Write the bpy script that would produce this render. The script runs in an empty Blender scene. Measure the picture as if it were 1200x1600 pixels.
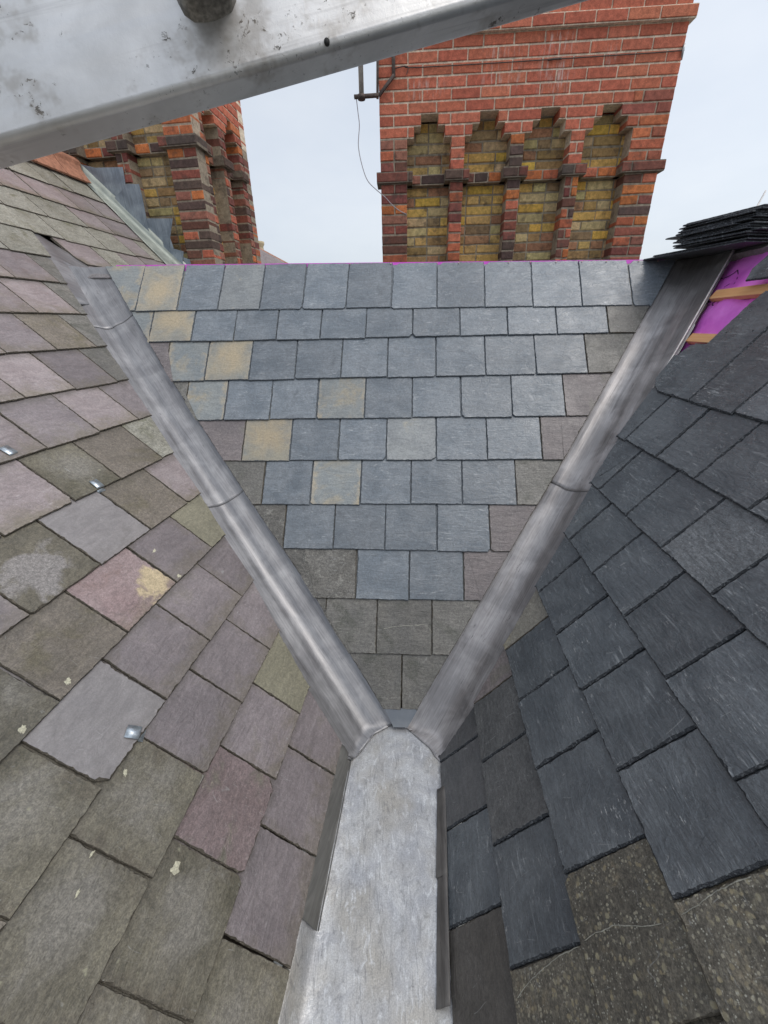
import bpy, bmesh, math, random
from math import radians, sin, cos, pi
from mathutils import Vector, Matrix, noise
S = bpy.context.scene
COL = S.collection
rnd = random.Random(7)

# ------------------------------------------------------------------ camera
cam = bpy.data.cameras.new('camera'); camo = bpy.data.objects.new('camera', cam); COL.objects.link(camo)
cam.sensor_fit = 'VERTICAL'; cam.sensor_height = 24.0; cam.lens = 24.0*626.2136/1600.0
cam.clip_start = 0.01; cam.clip_end = 2000
RT = Vector((0.99963677, -0.01142210, -0.02441045)); UPV = Vector((0.02695059, 0.42366242, 0.90541914)); FW = Vector((0.0, 0.90574814, -0.42381637))
m = Matrix.Identity(4)
for i in range(3):
    m[i][0] = RT[i]; m[i][1] = UPV[i]; m[i][2] = -FW[i]
camo.matrix_world = m
S.camera = camo
# ------------------------------------------------------------------ world, sun, exposure
SUN_EL, SUN_AZ = radians(58), radians(118)      # azimuth clockwise from +Y
w = bpy.data.worlds.new('World'); S.world = w; w.use_nodes = True
nt = w.node_tree; nt.nodes.clear()
out = nt.nodes.new('ShaderNodeOutputWorld')
add = nt.nodes.new('ShaderNodeAddShader')
bg1 = nt.nodes.new('ShaderNodeBackground'); bg2 = nt.nodes.new('ShaderNodeBackground')
sky = nt.nodes.new('ShaderNodeTexSky'); sky.sky_type = 'NISHITA'; sky.sun_disc = False
sky.sun_elevation = SUN_EL; sky.sun_rotation = SUN_AZ; sky.dust_density = 4; sky.air_density = 1
bg1.inputs[1].default_value = 0.05
nt.links.new(sky.outputs[0], bg1.inputs[0])
tc = nt.nodes.new('ShaderNodeTexCoord'); mp = nt.nodes.new('ShaderNodeMapping'); mp.inputs['Scale'].default_value = (1.2, 1.2, 3.0)
nz = nt.nodes.new('ShaderNodeTexNoise'); nz.inputs['Scale'].default_value = 1.3; nz.inputs['Detail'].default_value = 5; nz.inputs['Roughness'].default_value = 0.55
rp = nt.nodes.new('ShaderNodeValToRGB')
rp.color_ramp.elements[0].position = 0.3; rp.color_ramp.elements[0].color = (0.53, 0.585, 0.66, 1)
rp.color_ramp.elements[1].position = 0.72; rp.color_ramp.elements[1].color = (0.70, 0.73, 0.765, 1)
nt.links.new(tc.outputs['Generated'], mp.inputs[0]); nt.links.new(mp.outputs[0], nz.inputs['Vector']); nt.links.new(nz.outputs['Fac'], rp.inputs[0]); nt.links.new(rp.outputs[0], bg2.inputs[0])
sx = nt.nodes.new('ShaderNodeSeparateXYZ'); nt.links.new(tc.outputs['Generated'], sx.inputs[0])
mr = nt.nodes.new('ShaderNodeMapRange'); nt.links.new(sx.outputs[0], mr.inputs[0]); mr.inputs[1].default_value = -.8; mr.inputs[2].default_value = .8; mr.inputs[3].default_value = .86; mr.inputs[4].default_value = 1.06; nt.links.new(mr.outputs[0], bg2.inputs[1])
nt.links.new(bg1.outputs[0], add.inputs[0]); nt.links.new(bg2.outputs[0], add.inputs[1]); nt.links.new(add.outputs[0], out.inputs[0])
sl = bpy.data.lights.new('sun', 'SUN'); so = bpy.data.objects.new('sun', sl); COL.objects.link(so)
sl.energy = 1.2; sl.angle = radians(32); sl.color = (1.0, 0.97, 0.93)
sd = Vector((sin(SUN_AZ)*cos(SUN_EL), cos(SUN_AZ)*cos(SUN_EL), sin(SUN_EL)))
so.rotation_euler = sd.to_track_quat('Z', 'Y').to_euler(); so.location = (0, -5, 12)
S.view_settings.view_transform = 'Standard'; S.view_settings.look = 'None'; S.view_settings.gamma = 1; S.view_settings.exposure = 0.0
S.cycles.max_bounces = 8

# ------------------------------------------------------------------ helpers
def link(o): COL.objects.link(o); return o
def thing(name, label, cat, loc=(0, 0, 0), group=None):
    o = link(bpy.data.objects.new(name, None)); o.empty_display_size = 0.1; o.location = loc
    o['label'] = label; o['category'] = cat
    if group: o['group'] = group
    return o
def tag(o, label, cat, group=None):
    o['label'] = label; o['category'] = cat
    if group: o['group'] = group
    return o
def mesh_obj(name, verts, faces, mats, parent=None, mi=None, smooth=False, uv=None, col=None, M=None, fix=False):
    """verts are world coordinates unless M (world matrix of the object) is given"""
    if M is None:
        c = Vector((0, 0, 0))
        for v in verts: c += Vector(v)
        c /= max(1, len(verts)); M = Matrix.Translation(c); verts = [Vector(v)-c for v in verts]
    me = bpy.data.meshes.new(name); me.from_pydata([tuple(v) for v in verts], [], faces)
    for mm in (mats if isinstance(mats, (list, tuple)) else [mats]): me.materials.append(mm)
    if mi: me.polygons.foreach_set('material_index', mi)
    if smooth: me.polygons.foreach_set('use_smooth', [True]*len(me.polygons))
    if uv:
        L = me.uv_layers.new(name='UVMap')
        for lp in me.loops: L.data[lp.index].uv = uv[lp.vertex_index]
    if col:
        a = me.color_attributes.new('Col', 'FLOAT_COLOR', 'CORNER')
        for p, cc in zip(me.polygons, col):
            for li in p.loop_indices: a.data[li].color = (cc[0], cc[1], cc[2], 1)
    if fix:
        bm = bmesh.new(); bm.from_mesh(me); bmesh.ops.recalc_face_normals(bm, faces=bm.faces); bm.to_mesh(me); bm.free()
    me.update()
    o = link(bpy.data.objects.new(name, me))
    if parent:
        o.parent = parent; o.matrix_basis = pworld(parent).inverted() @ M
    else: o.matrix_basis = M
    return o
def pworld(o):
    return o.matrix_basis if o.parent is None else pworld(o.parent) @ o.matrix_basis
def box_vf(c, ax, hs):
    """box centre c, axes ax (3 vectors), half sizes hs"""
    v = []
    for sx in (-1, 1):
        for sy in (-1, 1):
            for sz in (-1, 1):
                v.append(Vector(c)+ax[0]*(sx*hs[0])+ax[1]*(sy*hs[1])+ax[2]*(sz*hs[2]))
    f = [(0, 1, 3, 2), (4, 6, 7, 5), (0, 4, 5, 1), (2, 3, 7, 6), (0, 2, 6, 4), (1, 5, 7, 3)]
    return v, f
def bevel(o, wd, seg=2):
    bm = bmesh.new(); bm.from_mesh(o.data)
    bmesh.ops.bevel(bm, geom=bm.edges[:], offset=wd, segments=seg, affect='EDGES', profile=0.5)
    bm.to_mesh(o.data); bm.free()
    o.data.polygons.foreach_set('use_smooth', [True]*len(o.data.polygons)); return o
def tube(name, pts, r, mat, parent=None, seg=10, caps=True):
    pts = [Vector(p) for p in pts]; V = []; Fc = []
    prev = None
    for i, p in enumerate(pts):
        t = (pts[min(i+1, len(pts)-1)]-pts[max(i-1, 0)]).normalized()
        a = t.cross(Vector((0, 0, 1)) if abs(t.z) < 0.9 else Vector((1, 0, 0))).normalized() if prev is None else (prev-t*prev.dot(t)).normalized()
        prev = a; b = t.cross(a)
        for k in range(seg):
            th = 2*pi*k/seg; V.append(p+a*(r*cos(th))+b*(r*sin(th)))
    for i in range(len(pts)-1):
        for k in range(seg):
            Fc.append((i*seg+k, i*seg+(k+1) % seg, (i+1)*seg+(k+1) % seg, (i+1)*seg+k))
    if caps:
        Fc.append(tuple(range(seg))[::-1]); Fc.append(tuple(range((len(pts)-1)*seg, len(pts)*seg)))
    return mesh_obj(name, V, Fc, mat, parent, smooth=True, fix=True)
def spline(pts, n=8):
    P = [Vector(p) for p in pts]; P = [P[0]*2-P[1]]+P+[P[-1]*2-P[-2]]; o = []
    for i in range(1, len(P)-2):
        for k in range(n):
            t = k/n; a, b, c, d = P[i-1:i+3]
            o.append(0.5*((2*b)+(c-a)*t+(2*a-5*b+4*c-d)*t*t+(3*b-a-3*c+d)*t*t*t))
    o.append(P[-2]); return o
def interp(tab, x):
    if x <= tab[0][0]: a, b = tab[0], tab[1]
    elif x >= tab[-1][0]: a, b = tab[-2], tab[-1]
    else:
        for i in range(len(tab)-1):
            if tab[i][0] <= x <= tab[i+1][0]: a, b = tab[i], tab[i+1]; break
    return a[1]+(b[1]-a[1])*(x-a[0])/(b[0]-a[0])

# ------------------------------------------------------------------ material helpers
class NT:
    def __init__(s, name):
        s.m = bpy.data.materials.new(name); s.m.use_nodes = True; s.t = s.m.node_tree; s.t.nodes.clear()
        s.out = s.t.nodes.new('ShaderNodeOutputMaterial'); s.b = s.t.nodes.new('ShaderNodeBsdfPrincipled')
        s.t.links.new(s.b.outputs[0], s.out.inputs[0])
    def n(s, ty, **k):
        nd = s.t.nodes.new(ty)
        for a, v in k.items(): setattr(nd, a, v)
        return nd
    def set(s, sock, v):
        if hasattr(v, 'is_linked') or isinstance(v, bpy.types.NodeSocket): s.t.links.new(v, sock)
        elif isinstance(v, (tuple, list)) and len(v) == 3 and sock.type == 'RGBA': sock.default_value = (*v, 1)
        else: sock.default_value = v
    def math(s, op, a, b=0.0, c=None, clamp=False):
        nd = s.n('ShaderNodeMath', operation=op, use_clamp=clamp); s.set(nd.inputs[0], a); s.set(nd.inputs[1], b)
        if c is not None: s.set(nd.inputs[2], c)
        return nd.outputs[0]
    def mix(s, f, a, b, mode='MIX'):
        nd = s.n('ShaderNodeMix', data_type='RGBA', blend_type=mode); s.set(nd.inputs[0], f); s.set(nd.inputs[6], a); s.set(nd.inputs[7], b); return nd.outputs[2]
    def noise(s, vec, scale, detail=3, rough=0.5, dist=0.0):
        nd = s.n('ShaderNodeTexNoise'); s.set(nd.inputs['Vector'], vec); nd.inputs['Scale'].default_value = scale; nd.inputs['Detail'].default_value = detail
        nd.inputs['Roughness'].default_value = rough; nd.inputs['Distortion'].default_value = dist; return nd.outputs['Fac']
    def mapping(s, vec, scale=(1, 1, 1), rot=None, loc=None):
        nd = s.n('ShaderNodeMapping'); s.set(nd.inputs[0], vec); nd.inputs['Scale'].default_value = scale
        if rot is not None: s.set(nd.inputs['Rotation'], rot)
        if loc is not None: s.set(nd.inputs['Location'], loc)
        return nd.outputs[0]
    def ramp(s, f, lo, hi, a=0.0, b=1.0):
        nd = s.n('ShaderNodeMapRange', clamp=True); nd.interpolation_type = 'SMOOTHSTEP'; s.set(nd.inputs[0], f)
        for i, v in enumerate((lo, hi, a, b)): s.set(nd.inputs[1+i], v)
        return nd.outputs[0]
    def bump(s, h, strength, dist, normal=None):
        nd = s.n('ShaderNodeBump'); s.set(nd.inputs['Height'], h); nd.inputs['Strength'].default_value = strength; nd.inputs['Distance'].default_value = dist
        if normal is not None: s.set(nd.inputs['Normal'], normal)
        return nd.outputs[0]
    def fin(s, color, rough=0.6, normal=None, metal=0.0, spec=0.5):
        s.set(s.b.inputs['Base Color'], color); s.set(s.b.inputs['Roughness'], rough); s.set(s.b.inputs['Metallic'], metal); s.b.inputs['Specular IOR Level'].default_value = spec
        if normal is not None: s.set(s.b.inputs['Normal'], normal)
        return s.m

def slate_mat(name, c1, c2, streak=((.4, .43, .45), .35), grain=.25, patch=None, lichen=None, tail=None, edge=None, speck=None, rough=.5, riven=1.0, var=.14, scratch=.35, rot0=0.0, blob=None, wear=.35, grime=0.0):
    """c1/c2 body colours; streak pale riven streaks; patch (colour, lo, hi, scale); lichen spots (colour, threshold, scale);
    tail staining at the exposed tail (colour, amount); edge staining along the sides (colour, amount); speck white flecks amount"""
    N = NT(name)
    tcn = N.n('ShaderNodeTexCoord'); oi = N.n('ShaderNodeObjectInfo')
    rv = N.n('ShaderNodeCombineXYZ'); r = oi.outputs['Random']
    N.set(rv.inputs[0], N.math('MULTIPLY', r, 91.7)); N.set(rv.inputs[1], N.math('MULTIPLY', r, 53.3)); N.set(rv.inputs[2], N.math('MULTIPLY', r, 17.9))
    va = N.n('ShaderNodeVectorMath', operation='ADD'); N.set(va.inputs[0], tcn.outputs['Object']); N.set(va.inputs[1], rv.outputs[0]); P = va.outputs[0]
    rot = N.n('ShaderNodeCombineXYZ'); N.set(rot.inputs[2], N.math('ADD', N.math('MULTIPLY', N.math('SUBTRACT', N.math('FRACT', N.math('MULTIPLY', r, 13.7)), .5), 2.0), rot0))
    n1 = N.noise(P, 7, 4, .55, .4)
    c = N.mix(N.ramp(n1, .3, .7), c1, c2)
    # riven streaks
    st = N.mapping(P, (16, 95, 16), rot.outputs[0]); s1 = N.noise(st, 1.0, 5, .62, .8)
    msk = N.ramp(N.noise(P, 9, 2), .42, .62)
    c = N.mix(N.math('MULTIPLY', N.math('MULTIPLY', N.ramp(s1, .55, .74), msk), streak[1]), c, streak[0])
    st2 = N.mapping(P, (9, 30, 9), rot.outputs[0]); s2 = N.noise(st2, 1.0, 4, .6, 1.5)
    c = N.mix(N.ramp(s2, .35, .65, -.0, .34), c, N.mix(.5, c, (0.02, 0.02, 0.022)))
    if patch:
        pn = N.noise(P, patch[3], 5, .62, .6); c = N.mix(N.ramp(pn, patch[1], patch[2]), c, patch[0])
    uv = N.n('ShaderNodeSeparateXYZ'); N.set(uv.inputs[0], tcn.outputs['UV'])
    en = N.noise(P, 14, 4, .65, .5)
    if edge:
        ex = N.math('MULTIPLY', N.math('ABSOLUTE', N.math('SUBTRACT', uv.outputs[0], .5)), 2.0)
        ef = N.ramp(N.math('ADD', ex, N.math('MULTIPLY', N.math('SUBTRACT', en, .5), 1.6)), .72, 1.12)
        c = N.mix(N.math('MULTIPLY', ef, edge[1]), c, edge[0])
    if tail:
        tf = N.ramp(N.math('ADD', uv.outputs[1], N.math('MULTIPLY', N.math('SUBTRACT', en, .5), .9)), .34, -.05)
        c = N.mix(N.math('MULTIPLY', tf, tail[1]), c, tail[0])
    if blob:
        bx = N.math('SUBTRACT', uv.outputs[0], blob[1]); by = N.math('SUBTRACT', uv.outputs[1], blob[2])
        bd = N.math('SQRT', N.math('ADD', N.math('MULTIPLY', bx, bx), N.math('MULTIPLY', by, by)))
        bd = N.math('ADD', bd, N.math('MULTIPLY', N.math('SUBTRACT', N.noise(P, 9, 5, .68, .8), .5), 1.1))
        c = N.mix(N.ramp(bd, blob[3], blob[3]-blob[4]), c, blob[0])
    if wear:      # pale chipped flecks along the dressed edges
        ex2 = N.math('MULTIPLY', N.math('ABSOLUTE', N.math('SUBTRACT', uv.outputs[0], .5)), 2.0)
        near = N.math('MAXIMUM', N.ramp(ex2, .86, 1.0), N.ramp(uv.outputs[1], .12, .0))
        fl = N.ramp(N.noise(N.mapping(P, (1, 1, 1), None, (5, 2, 1)), 75, 4, .7), .55, .66)
        c = N.mix(N.math('MULTIPLY', N.math('MULTIPLY', near, fl), wear), c, streak[0])
    if grime:
        gt = N.ramp(N.math('ADD', uv.outputs[1], N.math('MULTIPLY', N.math('SUBTRACT', en, .5), .35)), .82, 1.02)
        c = N.mix(N.math('MULTIPLY', gt, grime), c, (.10, .09, .07))
    g = N.noise(P, 260, 2, .7); g2 = N.noise(P, 90, 3, .7)
    gm = N.math('MULTIPLY', N.ramp(g, .25, .75, 1-grain, 1+grain), N.ramp(g2, .3, .7, 1-grain*.8, 1+grain*.8))
    c = N.mix(1.0, c, gm, 'MULTIPLY')
    if lichen:
        for k, (lc, th, sc) in enumerate(lichen):
            vo = N.n('ShaderNodeTexVoronoi'); N.set(vo.inputs['Vector'], N.mapping(P, (1, 1, 1), None, (k*7.3, k*3.1, 0))); vo.inputs['Scale'].default_value = sc
            d = N.math('ADD', vo.outputs['Distance'], N.math('MULTIPLY', N.math('SUBTRACT', N.noise(P, sc*2.2, 4, .7), .5), .55))
            lm = N.math('MULTIPLY', N.ramp(d, th, th-.12), N.ramp(N.noise(P, sc*.23, 3, .6), .42, .58))
            c = N.mix(N.math('MULTIPLY', lm, .85), c, lc)
    if speck:
        sp = N.noise(N.mapping(P, (38, 170, 60), rot.outputs[0]), 1.0, 4, .75); sm = N.math('MULTIPLY', N.ramp(sp, .57, .70), N.ramp(N.noise(P, 8, 3, .6), .50, .64))
        c = N.mix(N.math('MULTIPLY', sm, speck), c, (.62, .63, .62))
    if scratch:
        for k_, (sc_, wd_) in enumerate(((5.0, .0035), (11.0, .006))):
            q = N.noise(N.mapping(P, (2.2, .5, 1), rot.outputs[0], (3.3*k_, 8.1*k_, 0)), sc_, 1, .4, .35)
            ln_ = N.ramp(N.math('ABSOLUTE', N.math('SUBTRACT', q, .5)), wd_, wd_*.3)
            c = N.mix(N.math('MULTIPLY', N.math('MULTIPLY', ln_, N.ramp(N.noise(P, 17+k_*9, 3, .6), .56, .66)), scratch), c, (.52, .53, .52))
    vr = N.math('ADD', N.math('MULTIPLY', N.math('FRACT', N.math('MULTIPLY', r, 7.31)), 2*var*.86), .86*(1-var))
    c = N.mix(1.0, c, vr, 'MULTIPLY')
    h = N.math('ADD', N.math('MULTIPLY', s2, .9), N.math('ADD', N.math('MULTIPLY', s1, .35), N.math('MULTIPLY', g2, .18)))
    lay = N.math('MULTIPLY', N.noise(P, 8, 4, .55, .9), 7.0); stp = N.math('ADD', N.math('FLOOR', lay), N.ramp(N.math('FRACT', lay), .0, .12))
    nb = N.bump(h, .55*riven, .006)
    nb = N.bump(stp, .5*riven, .0007, nb)
    nb = N.bump(g, .25, .001, nb)
    N.b.inputs['Coat Weight'].default_value = 0.0
    return N.fin(c, N.ramp(N.noise(P, 10, 4, .6, .5), .3, .7, rough+.02, rough-.16), nb, 0.0, .75)

def edge_mat(name, col, light):
    N = NT(name); tcn = N.n('ShaderNodeTexCoord'); P = tcn.outputs['Object']
    a = N.noise(P, 130, 4, .7); b = N.noise(P, 320, 2, .6)
    c = N.mix(N.ramp(a, .5, .72), col, light)
    return N.fin(c, .7, N.bump(N.math('ADD', a, N.math('MULTIPLY', b, .5)), 1.0, .004))

BL = (.165, .197, .228); BL2 = (.25, .28, .308)
MAT = {
 'B':  slate_mat('slate_blue', BL, BL2, ((.52, .55, .565), .85), .18, patch=((.13, .15, .17), .56, .78, 7), speck=.45, rough=.46, var=.13),
 'L':  slate_mat('slate_pale_blue', (.26, .28, .29), (.34, .36, .36), ((.5, .51, .5), .5), .16, patch=((.42, .40, .33), .6, .75, 9), rough=.5),
 'o':  slate_mat('slate_blue_ochre_edge', (.25, .28, .29), (.32, .34, .33), ((.5, .5, .45), .45), .14, patch=((.46, .38, .24), .48, .78, 6), edge=((.47, .40, .28), .7), rough=.5),
 'Y':  slate_mat('slate_ochre', (.28, .30, .29), (.36, .34, .28), ((.55, .5, .4), .4), .14, patch=((.40, .37, .28), .45, .75, 5), blob=((.47, .39, .26), .5, .6, .66, .6), edge=((.50, .42, .29), .5), rough=.5),
 'P2': slate_mat('slate_dull_purple', (.20, .175, .175), (.26, .225, .22), ((.4, .37, .36), .35), .22, patch=((.2, .19, .16), .55, .75, 6), speck=.15, rough=.55),
 'G':  slate_mat('slate_grey_green', (.165, .16, .145), (.225, .215, .19), ((.33, .33, .28), .3), .3, patch=((.11, .11, .09), .5, .7, 8), speck=.2, rough=.6),
 'D':  slate_mat('slate_mottled_dark', (.125, .12, .105), (.185, .178, .16), ((.38, .37, .33), .5), .4, patch=((.24, .235, .21), .56, .66, 22), speck=.5, rough=.65),
 'P':  slate_mat('slate_purple', (.335, .282, .282), (.40, .345, .345), ((.60, .55, .56), .42), .16, patch=((.30, .265, .225), .55, .8, 6), tail=((.20, .175, .11), .6), edge=((.22, .185, .14), .35), speck=.25, grime=.5, rough=.46),
 'PG': slate_mat('slate_purple_grey', (.235, .204, .208), (.30, .262, .268), ((.50, .46, .47), .32), .16, patch=((.24, .215, .19), .56, .8, 7), tail=((.19, .165, .12), .6), edge=((.2, .17, .13), .35), speck=.2, grime=.5, rough=.5),
 'A':  slate_mat('slate_smooth_grey', (.31, .292, .29), (.35, .33, .328), ((.5, .47, .46), .15), .09, tail=((.2, .18, .16), .25), rough=.5, riven=.5, var=.05),
 'Q':  slate_mat('slate_brown_weathered', (.19, .165, .13), (.26, .225, .185), ((.35, .3, .25), .2), .28, patch=((.16, .14, .09), .5, .7, 6), grime=.5, rough=.65),
 'H':  slate_mat('slate_moss_grey', (.16, .145, .105), (.245, .225, .165), ((.34, .33, .27), .35), .3, patch=((.115, .105, .07), .44, .68, 5), edge=((.12, .10, .07), .5), blob=((.25, .235, .20), .6, .5, .5, .5), lichen=[((.40, .39, .27), .12, 26)], grime=.5, rough=.68),
 'X':  slate_mat('slate_worn_patch', (.15, .135, .095), (.2, .18, .13), ((.3, .28, .2), .2), .32, blob=((.32, .30, .285), .42, .45, .44, .2), rough=.6),
 'O':  slate_mat('slate_purple_ochre', (.34, .245, .24), (.39, .30, .295), ((.5, .42, .4), .3), .22, patch=((.25, .17, .15), .55, .8, 6), blob=((.60, .49, .31), .80, .26, .30, .16), tail=((.2, .16, .1), .5), rough=.55, var=.03),
 'R':  slate_mat('slate_reddish', (.195, .145, .14), (.245, .188, .186), ((.4, .36, .34), .3), .25, patch=((.17, .16, .12), .52, .7, 8), lichen=[((.38, .34, .26), .1, 45)], rough=.58),
 'S':  slate_mat('slate_pale_lichen', (.30, .29, .235), (.40, .39, .33), ((.6, .6, .56), .5), .35, patch=((.2, .2, .135), .55, .72, 10), rough=.65),
 'S2': slate_mat('slate_olive', (.27, .255, .18), (.34, .32, .23), ((.46, .44, .3), .3), .2, patch=((.4, .37, .17), .62, .8, 5), rough=.58),
 'K':  slate_mat('slate_new_dark', (.10, .116, .130), (.165, .185, .20), ((.44, .47, .485), .7), .15, speck=.95, rough=.38, riven=1.2, var=.14, scratch=.4, rot0=1.3),
 'KM': slate_mat('slate_new_mottled', (.14, .155, .165), (.2, .215, .225), ((.4, .42, .43), .8), .3, patch=((.07, .08, .085), .6, .75, 12), speck=.5, rough=.48, riven=1.4),
 'D2': slate_mat('slate_dark_grey', (.085, .09, .092), (.125, .128, .128), ((.3, .31, .31), .55), .28, patch=((.17, .17, .165), .58, .75, 10), speck=.25, rough=.5),
 'D3': slate_mat('slate_grey_plain', (.11, .115, .12), (.15, .152, .155), ((.3, .31, .31), .3), .18, rough=.5),
 'N':  slate_mat('slate_brown_black', (.095, .088, .078), (.13, .12, .108), ((.22, .2, .18), .25), .2, speck=.15, rough=.6),
 'M':  slate_mat('slate_lichen_spotted', (.11, .10, .078), (.175, .158, .122), ((.30, .275, .21), .5), .4, patch=((.23, .19, .125), .54, .74, 13), lichen=[((.42, .38, .25), .30, 44), ((.42, .39, .29), .32, 90), ((.50, .49, .41), .28, 150), ((.34, .29, .18), .32, 66)], speck=.3, rough=.7),
 'T':  slate_mat('slate_tan', (.28, .265, .225), (.37, .35, .295), ((.6, .57, .48), .5), .25, tail=((.5, .44, .28), .5), rough=.6),
}
E_OLD = edge_mat('slate_edge_old', (.085, .074, .056), (.24, .21, .165))  # rough broken edge, darkened further to paint contact shade into the gaps
E_NEW = edge_mat('slate_edge_new', (.035, .04, .047), (.22, .24, .255))  # dark dressed edge, its colour lowered to deepen the shade in the joints
E_BLU = edge_mat('slate_edge_blue', (.10, .115, .13), (.30, .33, .35))

def simple_mat(name, col, rough=.6, metal=0.0, var=.2, sc=30, bumpd=.002, bs=.4):
    N = NT(name); P = N.n('ShaderNodeTexCoord').outputs['Object']; a = N.noise(P, sc, 4, .6); b = N.noise(P, sc*6, 2, .6)
    c = N.mix(1.0, col, N.math('MULTIPLY', N.ramp(a, .25, .75, 1-var, 1+var), N.ramp(b, .25, .75, 1-var*.5, 1+var*.5)), 'MULTIPLY')
    return N.fin(c, rough, N.bump(a, bs, bumpd), metal)

def lead_mat(name, col, light, dark, metal=.75, rough=.42, purple=(.2, .17, .2)):
    """lead sheet: UV x across, y along in metres"""
    N = NT(name); t = N.n('ShaderNodeTexCoord'); P = t.outputs['Object']; U = t.outputs['UV']
    a = N.noise(P, 5, 4, .6, .5); s = N.noise(N.mapping(U, (75, 3.2, 1)), 1.0, 5, .6, .25); s2 = N.noise(N.mapping(U, (150, 9, 1)), 1.0, 3, .6)
    c = N.mix(N.ramp(a, .35, .7), col, light)
    c = N.mix(N.ramp(N.noise(P, 11, 4, .6, .8), .5, .8, 0, .4), c, purple)
    c = N.mix(N.ramp(s, .52, .78, 0, .6), c, light); c = N.mix(N.ramp(s, .45, .22, 0, .6), c, dark)
    blot = N.math('MULTIPLY', N.ramp(N.noise(N.mapping(U, (70, 16, 1)), 1.0, 5, .75, .6), .60, .66), N.ramp(N.noise(P, 5, 2), .46, .6))
    c = N.mix(N.math('MULTIPLY', blot, .7), c, dark)
    c = N.mix(1.0, c, N.ramp(s2, .3, .7, .88, 1.12), 'MULTIPLY')
    h = N.math('ADD', N.math('MULTIPLY', N.noise(P, 12, 3, .5, .4), 1.0), N.math('MULTIPLY', s, .12))
    return N.fin(c, N.ramp(a, .3, .7, rough-.06, rough+.1), N.bump(s2, .12, .001, N.bump(h, .12, .008)), metal)
LEAD = lead_mat('lead_sheet', (.24, .238, .245), (.36, .36, .368), (.13, .125, .13), .5, .42, (.2, .19, .2))
LEAD2 = lead_mat('lead_sheet_streaky', (.25, .24, .24), (.44, .425, .425), (.10, .095, .095), .5, .40, (.2, .18, .175))
LEADD = lead_mat('lead_dark', (.17, .165, .16), (.26, .25, .25), (.1, .1, .1), .4, .5, (.15, .14, .14))
LEADB = lead_mat('lead_blue_grey', (.18, .22, .26), (.34, .395, .435), (.08, .10, .125), .45, .5, (.2, .22, .25))

LEADB2 = lead_mat('lead_soaker_grey', (.17, .19, .215), (.25, .27, .29), (.12, .14, .15), .2, .5, (.2, .2, .22))

# ------------------------------------------------------------------ roof planes (origin, along-course, up-slope, normal)
PL = {'C': [Vector(v) for v in ((0.2462, 1.607, -1.0981), (0.9958, -0.0919, 0.0), (0.056, 0.606, 0.7935), (-0.0729, -0.7901, 0.6086))],
      'L': [Vector(v) for v in ((-0.8401, 1.9225, -0.8276), (0.1294, 0.9916, 0.0), (-0.7051, 0.0921, 0.7031), (0.6972, -0.091, 0.7111))],
      'R': [Vector(v) for v in ((0.6804, 1.6029, -1.049), (0.0943, 0.9955, 0.0), (0.5797, -0.0549, 0.813), (-0.8094, 0.0767, 0.5823))]}
for k in PL:
    for i in (1, 2, 3): PL[k][i].normalize()
def pt(k, u, v, w=0.0):
    O, U, V, N = PL[k]; return O+U*u+V*v+N*w

ground = mesh_obj('ground', [(-900, -900, -9), (900, -900, -9), (900, 900, -9), (-900, 900, -9)], [(0, 1, 2, 3)], simple_mat('ground_grey', (.16, .16, .15), .9, 0, .3, .4))
ground['kind'] = 'structure'

roofL = thing('slate_roof', 'old roof slope of purple and moss grey slates left of the lead gutter', 'roof', pt('L', -.4, -.9))
roofC = thing('slate_roof', 'steep blue slate slope between the two lead valleys, facing the camera', 'roof', pt('C', -.15, -.7))
roofR = thing('slate_roof', 'newly laid dark slate slope right of the gutter with bare purple membrane at its top', 'roof', pt('R', -.6, -.75))
ROOF = {'L': roofL, 'C': roofC, 'R': roofR}

def smooth_noise(n, amp, rr, k=3):
    a = [rr.gauss(0, 1) for _ in range(n)]
    b = [sum(a[(i+j) % n] for j in range(-k+1, k))/(2*k-1)**.5 for i in range(n)]
    return [x*amp*.6+rr.gauss(0, 1)*amp*.35 for x in b]

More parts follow.
